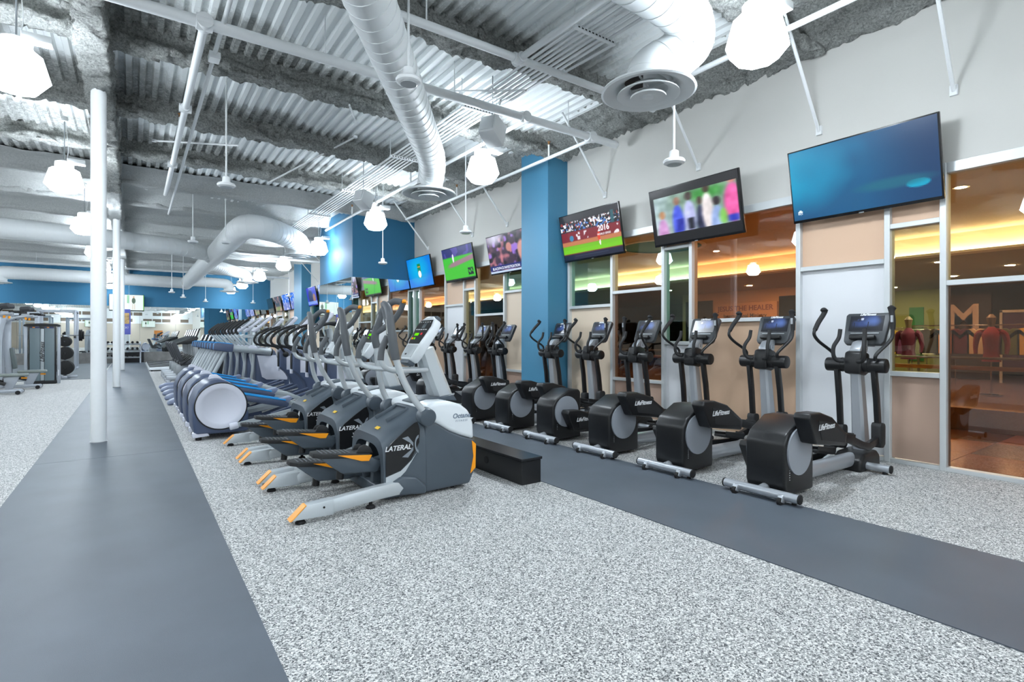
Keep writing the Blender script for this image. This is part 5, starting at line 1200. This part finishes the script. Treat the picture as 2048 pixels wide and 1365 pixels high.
# ------------------------------------------------------------------ stride trainers with overhead beams
def make_amt():
    o = thing('stride_trainer', 'x', 'elliptical', (1.6, 0, 0), group='stride trainers')
    O = (1.6, 0, 0)
    for s in (-1, 1):
        y = s * 0.28
        bm_ = MB(O).tube([(1.58, y, 1.075), (2.33, y, 0.985)], 0.068, 18).build('overhead_beam', M_pt, o, bevel=0.006)
        MB(O).tube([(2.31, y, 0.987), (2.335, y, 0.984)], 0.072, 18).build('beam_end_ring', M_black, bm_)
        MB(O).prism([(1.27, 1.06), (1.28, 1.17), (1.34, 1.185), (1.62, 1.15), (1.60, 1.0), (1.50, 1.005), (1.28, 1.04)], y - 0.085, y + 0.085).build('beam_cap', M_pb, bm_, bevel=0.02, seg=3)
        MB(O).tube([(1.275, y, 1.06), (1.285, y, 1.165), (1.34, y, 1.192), (1.60, y, 1.158)], 1, sec=[(0.03, 0.008), (-0.03, 0.008), (-0.03, -0.008), (0.03, -0.008)], up=(-1, 0, 0)).build('blue_trim', M_cy, bm_)
        MB(O).prism([(1.86, 1.05), (1.88, 1.10), (1.95, 1.135), (2.03, 1.11), (2.10, 1.03)], y - 0.06, y + 0.06).build('beam_hub', M_pl, bm_, bevel=0.015)
        MB(O).tube([(1.50, y, 1.03), (1.32, y, 0.66), (1.10, y, 0.20), (1.04, y, 0.08)], 0.038, 14, 3).build('rear_leg', M_pt, o)
        a = MB(O).tube([(2.00, y + s * -0.10, 1.02), (1.98 if s < 0 else 2.06, y - s * 0.10, 0.60), (1.93 if s < 0 else 2.12, y - s * 0.10, 0.22)], 1, sec=[(0.04, 0.022), (-0.04, 0.022), (-0.04, -0.022), (0.04, -0.022)], up=(1, 0, 0)).build('pedal_leg', M_pt, o, bevel=0.006)
        MB(O).bx(1.55 if s < 0 else 1.75, 2.0 if s < 0 else 2.2, y - s * 0.10 - 0.08, y - s * 0.10 + 0.08, 0.20, 0.25).build('pedal', M_pbl, a, bevel=0.015)
        h = MB(O).tube([(1.93, y, 1.10), (1.80, y, 1.24), (1.70, y, 1.36)], 0.02, 12, 3).build('moving_handle', M_chrome if False else M_pt, o)
        MB(O).tube([(1.705, y, 1.35), (1.665, y, 1.41), (1.68, y, 1.47), (1.79, y, 1.57), (1.90, y, 1.65)], 0.025, 12, 4).build('grip', M_blackm, h)
    MB(O).prism([(0.52, 0.0), (0.54, 0.08), (0.66, 0.13), (1.12, 0.15), (1.14, 0.0)], -0.13, 0.13).build('rear_foot', M_pbl, o, bevel=0.04, seg=3)
    MB(O).bx(0.98, 1.12, -0.34, 0.34, 0.03, 0.11).build('cross_bar', M_pt, o, bevel=0.015)
    MB(O).prism([(2.02, 0.06), (2.04, 1.0), (2.18, 1.09), (2.40, 1.02), (2.50, 0.75), (2.68, 0.45), (2.70, 0.06)], -0.23, 0.23).build('body', M_pb, o, bevel=0.03, seg=3)
    for s in (-1, 1):
        MB(O).prism([(2.06, 0.92), (2.42, 0.92), (2.50, 0.70), (2.64, 0.45), (2.64, 0.40), (2.24, 0.42), (2.15, 0.48)], s * 0.232 - 0.008, s * 0.232 + 0.012).build('side_panel', M_pl, o, bevel=0.006)
    MB(O).bx(2.3, 2.75, -0.33, 0.33, 0.0, 0.07).build('front_foot', M_pbl, o, bevel=0.02)
    MB(O).tube([(2.30, 0, 1.0), (2.30, 0, 1.40), (2.26, 0, 1.5)], 0.04, 12, 3).build('console_stalk', M_pt, o)
    for s in (-1, 1): MB(O).tube([(2.30, s * 0.02, 1.35), (2.1, s * 0.15, 1.30), (1.95, s * 0.17, 1.28)], 0.018, 10, 4).build('fixed_handlebar', M_pt, o)
    C = Matrix.Translation((2.17, 0, 1.585)) @ Matrix.Rotation(-PI / 2, 4, 'Z') @ Matrix.Rotation(-math.radians(48), 4, 'X')
    cs = MB(O).prism([(-0.13, -0.23), (0.13, -0.23), (0.16, -0.16), (0.16, 0.2), (0.10, 0.245), (-0.10, 0.245), (-0.16, 0.2), (-0.16, -0.16)], 0, 0.06, 'y', C).build('console', M_pl, o, bevel=0.02, seg=3)
    MB(O).box((0, -0.001, 0.05), (0.25, 0.006, 0.24), C).build('display', MATS['display_dark'], cs, bevel=0.002, seg=1)
    MB(O).box((0, -0.012, -0.12), (0.24, 0.03, 0.014), C).build('ledge', M_black, cs, bevel=0.004)
    return o
am = make_amt()
for i, (y, lb) in enumerate(((12.1, 'nearest'), (13.1, 'second'), (14.1, 'third'), (15.1, 'fourth'), (16.1, 'farthest'))):
    o = am if i == 0 else copy_tree(am)
    o.location = (1.6, y, 0); o['label'] = 'slate blue stride trainer with overhead beams and blue caps, %s of five' % lb

# ------------------------------------------------------------------ recumbent bikes
M_seat = mat('seat_dark', (58, 60, 64), 0.6)
def make_bike():
    o = thing('recumbent_bike', 'x', 'bike', (1.4, 0, 0), group='recumbent bikes')
    O = (1.4, 0, 0)
    MB(O).prism([(1.06, 0.60), (0.86, 1.10), (0.90, 1.16), (0.97, 1.15), (1.16, 0.64)], -0.20, 0.20).build('backrest', M_seat, o, bevel=0.03, seg=3)
    MB(O).prism([(1.06, 0.52), (1.08, 0.60), (1.42, 0.62), (1.48, 0.57), (1.40, 0.52)], -0.21, 0.21).build('seat', M_seat, o, bevel=0.025, seg=3)
    MB(O).prism([(0.98, 0.22), (0.98, 0.50), (1.30, 0.52), (1.36, 0.30)], -0.05, 0.05).build('seat_post', M_steel, o, bevel=0.015)
    MB(O).bx(0.75, 2.45, -0.08, 0.08, 0.08, 0.22).build('base_rail', M_silver, o, bevel=0.02)
    for x in (0.80, 2.35): MB(O).bx(x - 0.05, x + 0.05, -0.30, 0.30, 0.0, 0.09).build('foot_bar', M_silver, o, bevel=0.015)
    MB(O).prism([(1.80, 0.15), (1.78, 0.50), (1.95, 0.72), (2.25, 0.70), (2.42, 0.45), (2.42, 0.15)], -0.13, 0.13).build('drive_shell', M_black, o, bevel=0.035, seg=3)
    for s in (-1, 1):
        MB(O).tube([(1.10, s * 0.1, 0.50), (1.20, s * 0.28, 0.60), (1.38, s * 0.30, 0.76)], 0.017, 10, 4).build('side_grip', M_black, o)
        c = MB(O).tube([(2.0, s * 0.14, 0.42), (2.0 + s * 0.12, s * 0.17, 0.42 + s * 0.11)], 0.018, 8).build('crank', M_chrome, o)
        MB(O).box((2.0 + s * 0.12, s * 0.22, 0.42 + s * 0.11), (0.10, 0.10, 0.03)).build('pedal', M_black, c, bevel=0.008)
    MB(O).tube([(2.12, 0, 0.66), (1.98, 0, 1.0), (1.95, 0, 1.20)], 0.035, 12, 4).build('console_stalk', M_silver, o)
    MB(O).tube([(2.0, 0.25, 1.06), (1.88, 0.22, 0.98), (1.96, 0, 0.96), (1.88, -0.22, 0.98), (2.0, -0.25, 1.06)], 0.016, 10, 4).build('handlebar', M_black, o)
    C = Matrix.Translation((1.92, 0, 1.25)) @ Matrix.Rotation(-PI / 2, 4, 'Z') @ Matrix.Rotation(-math.radians(20), 4, 'X')
    cs = MB(O).box((0, 0.02, 0), (0.42, 0.05, 0.30), C).build('console', M_black, o, bevel=0.02)
    MB(O).box((0, -0.006, 0.02), (0.32, 0.006, 0.18), C).build('display', MATS['display_dark'], cs)
    return o
bk = make_bike()
for i, (y, lb) in enumerate(((17.7, 'nearest'), (18.8, 'second'), (19.9, 'third'), (21.0, 'farthest'))):
    o = bk if i == 0 else copy_tree(bk)
    o.location = (1.4, y, 0); o['label'] = 'black recumbent bike beyond the stride trainers, %s of four' % lb

# ------------------------------------------------------------------ treadmills
def make_treadmill():
    o = thing('treadmill', 'x', 'treadmill', (1.3, 0, 0), group='treadmills')
    O = (1.3, 0, 0)
    MB(O).prism([(0.48, 0.04), (0.50, 0.14), (1.95, 0.20), (2.0, 0.04)], -0.40, 0.40).build('deck', M_lxl, o, bevel=0.02)
    MB(O).prism([(0.52, 0.13), (0.50, 0.155), (1.95, 0.215), (1.95, 0.19)], -0.27, 0.27).build('running_belt', M_rubber, o, bevel=0.004)
    logo(o, (1.1, -0.403, 0.10), (1, 0, 0), (0, 0, 1), 'LifeFitness', 0.08, M_steel)
    MB(O).prism([(1.86, 0.06), (1.88, 0.28), (2.0, 0.36), (2.35, 0.32), (2.40, 0.06)], -0.40, 0.40).build('motor_cover', M_black, o, bevel=0.04, seg=3)
    for x in (0.58, 2.25):
        for s in (-1, 1): MB(O).cyl((x, s * 0.34, 0), (x, s * 0.34, 0.06), 0.03, 10).build('leveling_foot', M_rubber, o)
    for s in (-1, 1):
        MB(O).prism([(1.98, 0.25), (2.16, 0.25), (2.05, 1.08), (1.93, 1.08)], s * 0.40 - 0.04, s * 0.40 + 0.04).build('upright', M_steel, o, bevel=0.015)
        MB(O).tube([(1.28, s * 0.40, 0.98), (1.50, s * 0.40, 1.04), (1.98, s * 0.40, 1.10)], 0.032, 12, 4).build('handrail', M_black, o)
    MB(O).prism([(1.30, 1.02), (1.36, 1.05), (2.05, 1.32), (2.10, 1.24), (1.98, 1.05), (1.70, 1.0)], -0.38, 0.38).build('console_base', M_black, o, bevel=0.025, seg=2)
    C = Matrix.Translation((2.06, 0, 1.45)) @ Matrix.Rotation(-PI / 2, 4, 'Z') @ Matrix.Rotation(-math.radians(20), 4, 'X')
    cs = MB(O).box((0, 0.025, 0), (0.62, 0.05, 0.40), C).build('console', M_black, o, bevel=0.03, seg=3)
    MB(O).box((0, -0.004, 0.03), (0.46, 0.006, 0.28), C).build('display', mat('display_pale', (150, 165, 175), 0.15), cs)
    return o
tm_ = make_treadmill()
for i in range(6):
    o = tm_ if i == 0 else copy_tree(tm_)
    o.location = (1.3, 24.6 + 1.05 * i, 0); o['label'] = 'black and silver treadmill in the far row, %s from the near end' % ORD[i]

# ------------------------------------------------------------------ weight machines left of the walkway
M_wshr = mat('shroud_grey', (104, 120, 126), 0.35)
M_pad = mat('pad_grey_green', (120, 128, 124), 0.5)
M_frame = mat('frame_silver_grey', (168, 174, 182), 0.38, 0.3)
def make_tower(o, O, x0, x1, y, h):
    w = x1 - x0; xm = (x0 + x1) / 2
    for x in (x0 + 0.035, x1 - 0.035): MB(O).bx(x - 0.035, x + 0.035, y - 0.06, y + 0.06, 0, h - 0.06).build('upright', M_frame, o, bevel=0.012)
    MB(O).prism([(x0 - 0.01, h - 0.075), (x0 + 0.0, h - 0.03), (x0 + 0.06, h - 0.005), (xm, h + 0.01), (x1 - 0.06, h - 0.005), (x1, h - 0.03), (x1 + 0.01, h - 0.075)], y - 0.12, y + 0.12).build('top_cover', M_blackm, o, bevel=0.015)
    MB(O).bx(x0 + 0.08, x1 - 0.08, y - 0.10, y + 0.10, 0.0, 0.09).build('base', M_blackm, o, bevel=0.015)
    for a, b in ((x0 + 0.12, xm - 0.035), (xm + 0.045, x1 - 0.12)): MB(O).bx(a, b, y - 0.105, y - 0.07, 0.09, h - 0.12).build('shroud_panel', M_wshr, o, bevel=0.012, seg=3)
    MB(O).bx(x0 + 0.09, x1 - 0.09, y - 0.085, y + 0.09, 0.09, h - 0.08).build('stack_housing', M_black, o, bevel=0.01)
    MB(O).bx(xm - 0.03, xm + 0.04, y - 0.115, y - 0.08, 0.10, h - 0.14).build('centre_strip', M_pt, o, bevel=0.006)
    for a in (x0 + 0.13, xm + 0.05): 
        MB(O).bx(a, a + 0.19, y - 0.112, y - 0.104, h - 0.125, h - 0.085).build('placard', mat('placard_navy', (38, 44, 84), 0.4), o)
        m = MB(O); m.bx(a + 0.05, a + 0.10, y - 0.114, y - 0.111, h - 0.115, h - 0.095); m.build('placard_mark', M_org, o)
    t = MB(O); text_mb(t, 'LifeFitness', 0.13, plane_M((xm + 0.005, y - 0.117, h * 0.53), (0, 0, 1), (-1, 0, 0)), 0.001, shear=0.35, bold=0.003); t.build('lettering', M_black, o, smooth=False)
wt = thing('weight_tower', 'grey shrouded weight stack tower standing left of the first white column', 'weight machine', (-2.03, 19.5, 0))
make_tower(wt, (-2.03, 19.5, 0), -2.41, -1.655, 19.5, 1.66)
MB((-2.03, 19.5, 0)).bx(-1.70, -1.68, 19.435, 19.439, 0.22, 0.38).build('instruction_label', M_white, wt)
MB((-2.03, 19.5, 0)).tube([(-2.0, 19.56, 1.5), (-2.0, 20.2, 1.5), (-2.0, 20.6, 0.9)], 0.03, 10).build('lift_arm', M_frame, wt)
def make_press(name_label):
    o = thing('seated_press', name_label, 'weight machine', (0, 0, 0), group='seated press machines')
    MB().prism([(-0.28, -0.13), (0.20, -0.13), (0.27, -0.08), (0.27, 0.08), (0.20, 0.13), (-0.28, 0.13)], 0.40, 0.465, 'z').build('seat_pad', M_pad, o, bevel=0.025, seg=3)
    MB().prism([(-0.12, 0.06), (-0.16, 0.40), (0.12, 0.40), (0.08, 0.30), (-0.02, 0.06)], -0.03, 0.03).build('seat_bracket', M_frame, o, bevel=0.012)
    MB().tube([(0.14, 0.02, 0.36), (0.24, 0.02, 0.355)], 0.02, 10).build('orange_lever', M_org, o)
    MB().bx(-0.75, 0.16, -0.05, 0.05, 0.03, 0.11).build('base_beam', M_frame, o, bevel=0.015)
    MB().tube([(0.12, -0.26, 0.05), (0.12, 0.26, 0.05)], 0.04, 12).build('cross_foot', M_frame, o)
    for s in (-1, 1): MB().tube([(0.12, s * 0.25, 0.05), (0.12, s * 0.30, 0.05)], 0.044, 12).build('foot_cap', M_rubber, o)
    MB().prism([(-0.36, 0.50), (-0.42, 1.02), (-0.36, 1.04), (-0.29, 0.52)], -0.13, 0.13).build('back_pad', mat('pad_slate', (84, 94, 94), 0.5), o, bevel=0.02)
    MB().tube([(-0.42, 0, 0.08), (-0.46, 0, 0.9), (-0.46, 0, 1.80)], 1, sec=[(0.045, 0.06), (-0.045, 0.06), (-0.045, -0.06), (0.045, -0.06)], up=(1, 0, 0)).build('main_post', M_frame, o, bevel=0.012)
    for s in (-1, 1):
        MB().tube([(-0.58, s * 0.16, 0.06), (-0.58, s * 0.16, 1.2), (-0.50, s * 0.16, 1.75)], 1, sec=[(0.03, 0.045), (-0.03, 0.045), (-0.03, -0.045), (0.03, -0.045)], up=(1, 0, 0), smooth=4).build('side_post', M_frame, o, bevel=0.01)
        a = MB().tube([(-0.50, s * 0.12, 1.68), (-0.25, s * 0.22, 1.78), (0.05, s * 0.34, 1.82)], 0.035, 12, 4).build('press_arm', M_frame, o)
        MB().tube([(-0.02, s * 0.33, 1.86), (0.20, s * 0.36, 1.86)], 0.022, 10).build('handle', M_black, a)
        MB().tube([(-0.20, s * 0.2, 1.98), (-0.02, s * 0.3, 2.0)], 0.055, 14).build('roller_pad', M_seat, a, bevel=0.015)
        MB().cyl((-0.1, s * 0.28, 1.72), (-0.1, s * 0.28, 1.80), 0.022, 10).build('orange_pin', M_org, a)
        MB().tube([(-0.35, s * 0.15, 1.72), (-0.2, s * 0.2, 1.95), (-0.1, s * 0.25, 2.0)], 0.018, 8, 3).build('pad_stem', M_black, a)
        MB().tube([(-0.7, s * 0.10, 0.16), (-0.35, s * 0.14, 0.30), (-0.1, s * 0.16, 0.24)], 0.04, 10, 3).build('foot_roller_arm', M_black, o)
    return o
p1 = make_press('silver and grey seated press machine at the left picture edge, nearer one'); p1.location = (-2.22, 16.4, 0)
p2 = copy_tree(p1, (-2.05, 17.9, 0), 'silver and grey seated press machine between the nearer one and the shrouded tower')
# power rack, plate tree, bench
rk = thing('power_rack', 'tall silver squat rack with a racked barbell before the far mirror', 'rack', (-2.4, 27.5, 0))
O = (-2.4, 27.5, 0)
for x in (-2.95, -1.85):
    for y in (27.0, 28.1): MB(O).bx(x - 0.04, x + 0.04, y - 0.04, y + 0.04, 0, 2.35).build('upright', M_frame, rk, bevel=0.008)
    MB(O).bx(x - 0.04, x + 0.04, 27.0, 28.1, 2.27, 2.35).build('top_rail', M_frame, rk, bevel=0.008); MB(O).bx(x - 0.04, x + 0.04, 26.9, 28.3, 0.0, 0.08).build('foot_rail', M_frame, rk, bevel=0.008)
MB(O).bx(-2.95, -1.85, 28.06, 28.14, 2.27, 2.35).build('cross_beam', M_frame, rk); MB(O).bx(-2.95, -1.85, 26.96, 27.04, 2.27, 2.35).build('cross_beam', M_frame, rk)
for x in (-2.95, -1.85): MB(O).bx(x - 0.03, x + 0.03, 26.78, 26.98, 1.25, 1.33).build('bar_hook', M_black, rk)
bb = thing('barbell', 'barbell with black plates resting on the squat rack', 'barbell', (-2.4, 26.86, 1.36))
MB(bb.location).cyl((-3.5, 26.86, 1.36), (-1.3, 26.86, 1.36), 0.018, 10).build('bar', M_chrome, bb)
for s in (-1, 1):
    for k, r in enumerate((0.225, 0.225, 0.16)): 
        x = -2.4 + s * (0.70 + 0.055 * k); MB(bb.location).tube([(x - 0.022, 26.86, 1.36), (x + 0.022, 26.86, 1.36)], r, 24).build('plate', M_rubber, bb, bevel=0.006)
pt = thing('plate_tree', 'plate tree loaded with black weight plates behind the shrouded tower', 'rack', (-1.75, 22.0, 0))
O = (-1.75, 22.0, 0)
MB(O).bx(-1.79, -1.71, 21.96, 22.04, 0, 1.35).build('post', M_frame, pt, bevel=0.01); MB(O).bx(-2.05, -1.45, 21.93, 22.07, 0, 0.07).build('foot', M_frame, pt, bevel=0.01); MB(O).bx(-1.82, -1.68, 21.7, 22.3, 0, 0.07).build('foot', M_frame, pt, bevel=0.01)
for k, (z, r) in enumerate(((0.32, 0.22), (0.78, 0.2), (1.15, 0.16))):
    for s in (-1, 1):
        MB(O).cyl((-1.75, 22.0 + s * 0.04, z), (-1.75, 22.0 + s * 0.28, z), 0.022, 10).build('peg', M_chrome, pt)
        for q in range(3):
            p_ = MB((-1.75, 22.0 + s * (0.08 + 0.06 * q), z)); p_.tube([(-1.75, 22.0 + s * (0.06 + 0.06 * q), z), (-1.75, 22.0 + s * (0.105 + 0.06 * q), z)], r, 22)
            w = p_.build('weight_plate', M_rubber, None, bevel=0.006); w.location = (-1.75, 22.0 + s * (0.08 + 0.06 * q), z)
            tag(w, '%s black weight plate on the %s %s peg of the plate tree' % (['inner', 'middle', 'outer'][q], ['near', 'far'][s > 0], ['lowest', 'middle', 'top'][k]), 'weight plate', 'plates on the plate tree %s pegs' % ['lowest', 'middle', 'top'][k])
bn_ = thing('weight_bench', 'flat black bench standing before the squat rack', 'bench', (-2.4, 25.6, 0))
O = (-2.4, 25.6, 0)
MB(O).bx(-2.55, -2.25, 25.0, 26.2, 0.40, 0.46).build('pad', M_black, bn_, bevel=0.02)
for y in (25.15, 26.05): MB(O).bx(-2.44, -2.36, y - 0.03, y + 0.03, 0.06, 0.40).build('leg', M_frame, bn_, bevel=0.008); MB(O).bx(-2.7, -2.1, y - 0.03, y + 0.03, 0, 0.06).build('foot', M_frame, bn_, bevel=0.008)
# second squat rack nearer the mirror
copy_tree(rk, (-0.9 - 3.0, 30.6, 0), 'tall silver squat rack farther back against the far mirror, left of the first')
dz = thing('dumbbell_rack', 'three tier dumbbell rack before the far mirror between the white columns', 'rack', (-0.2, 32.2, 0))
O = (-0.2, 32.2, 0)
for x in (-1.35, 0.3): MB(O).prism([(31.9, 0), (32.5, 0), (32.45, 1.05), (32.35, 1.05)], x - 0.03, x + 0.03, 'x').build('side_frame', M_frame, dz, bevel=0.01)
for k in range(3): MB(O).box((-0.52, 32.12 + 0.1 * k, 0.30 + 0.32 * k), (1.7, 0.24, 0.03), None, (0.25, 0, 0)).build('shelf', M_steel, dz, bevel=0.006)
for k in range(3):
    for q in range(8):
        c = (-1.22 + 0.2 * q, 32.11 + 0.1 * k, 0.385 + 0.32 * k)
        d = thing('dumbbell', 'black dumbbell on the %s tier of the far rack, %s from its walkway end' % (['lowest', 'middle', 'top'][k], ORD[7 - q]), 'dumbbell', c, 0, 'dumbbells on the %s tier' % ['lowest', 'middle', 'top'][k])
        MB().cyl((0, -0.06, 0), (0, 0.06, 0), 0.014, 8).build('handle', M_chrome, d)
        for s in (-1, 1): MB().tube([(0, s * 0.05, 0), (0, s * 0.12, 0)], 0.055, 10).build('head', M_rubber, d, bevel=0.008)
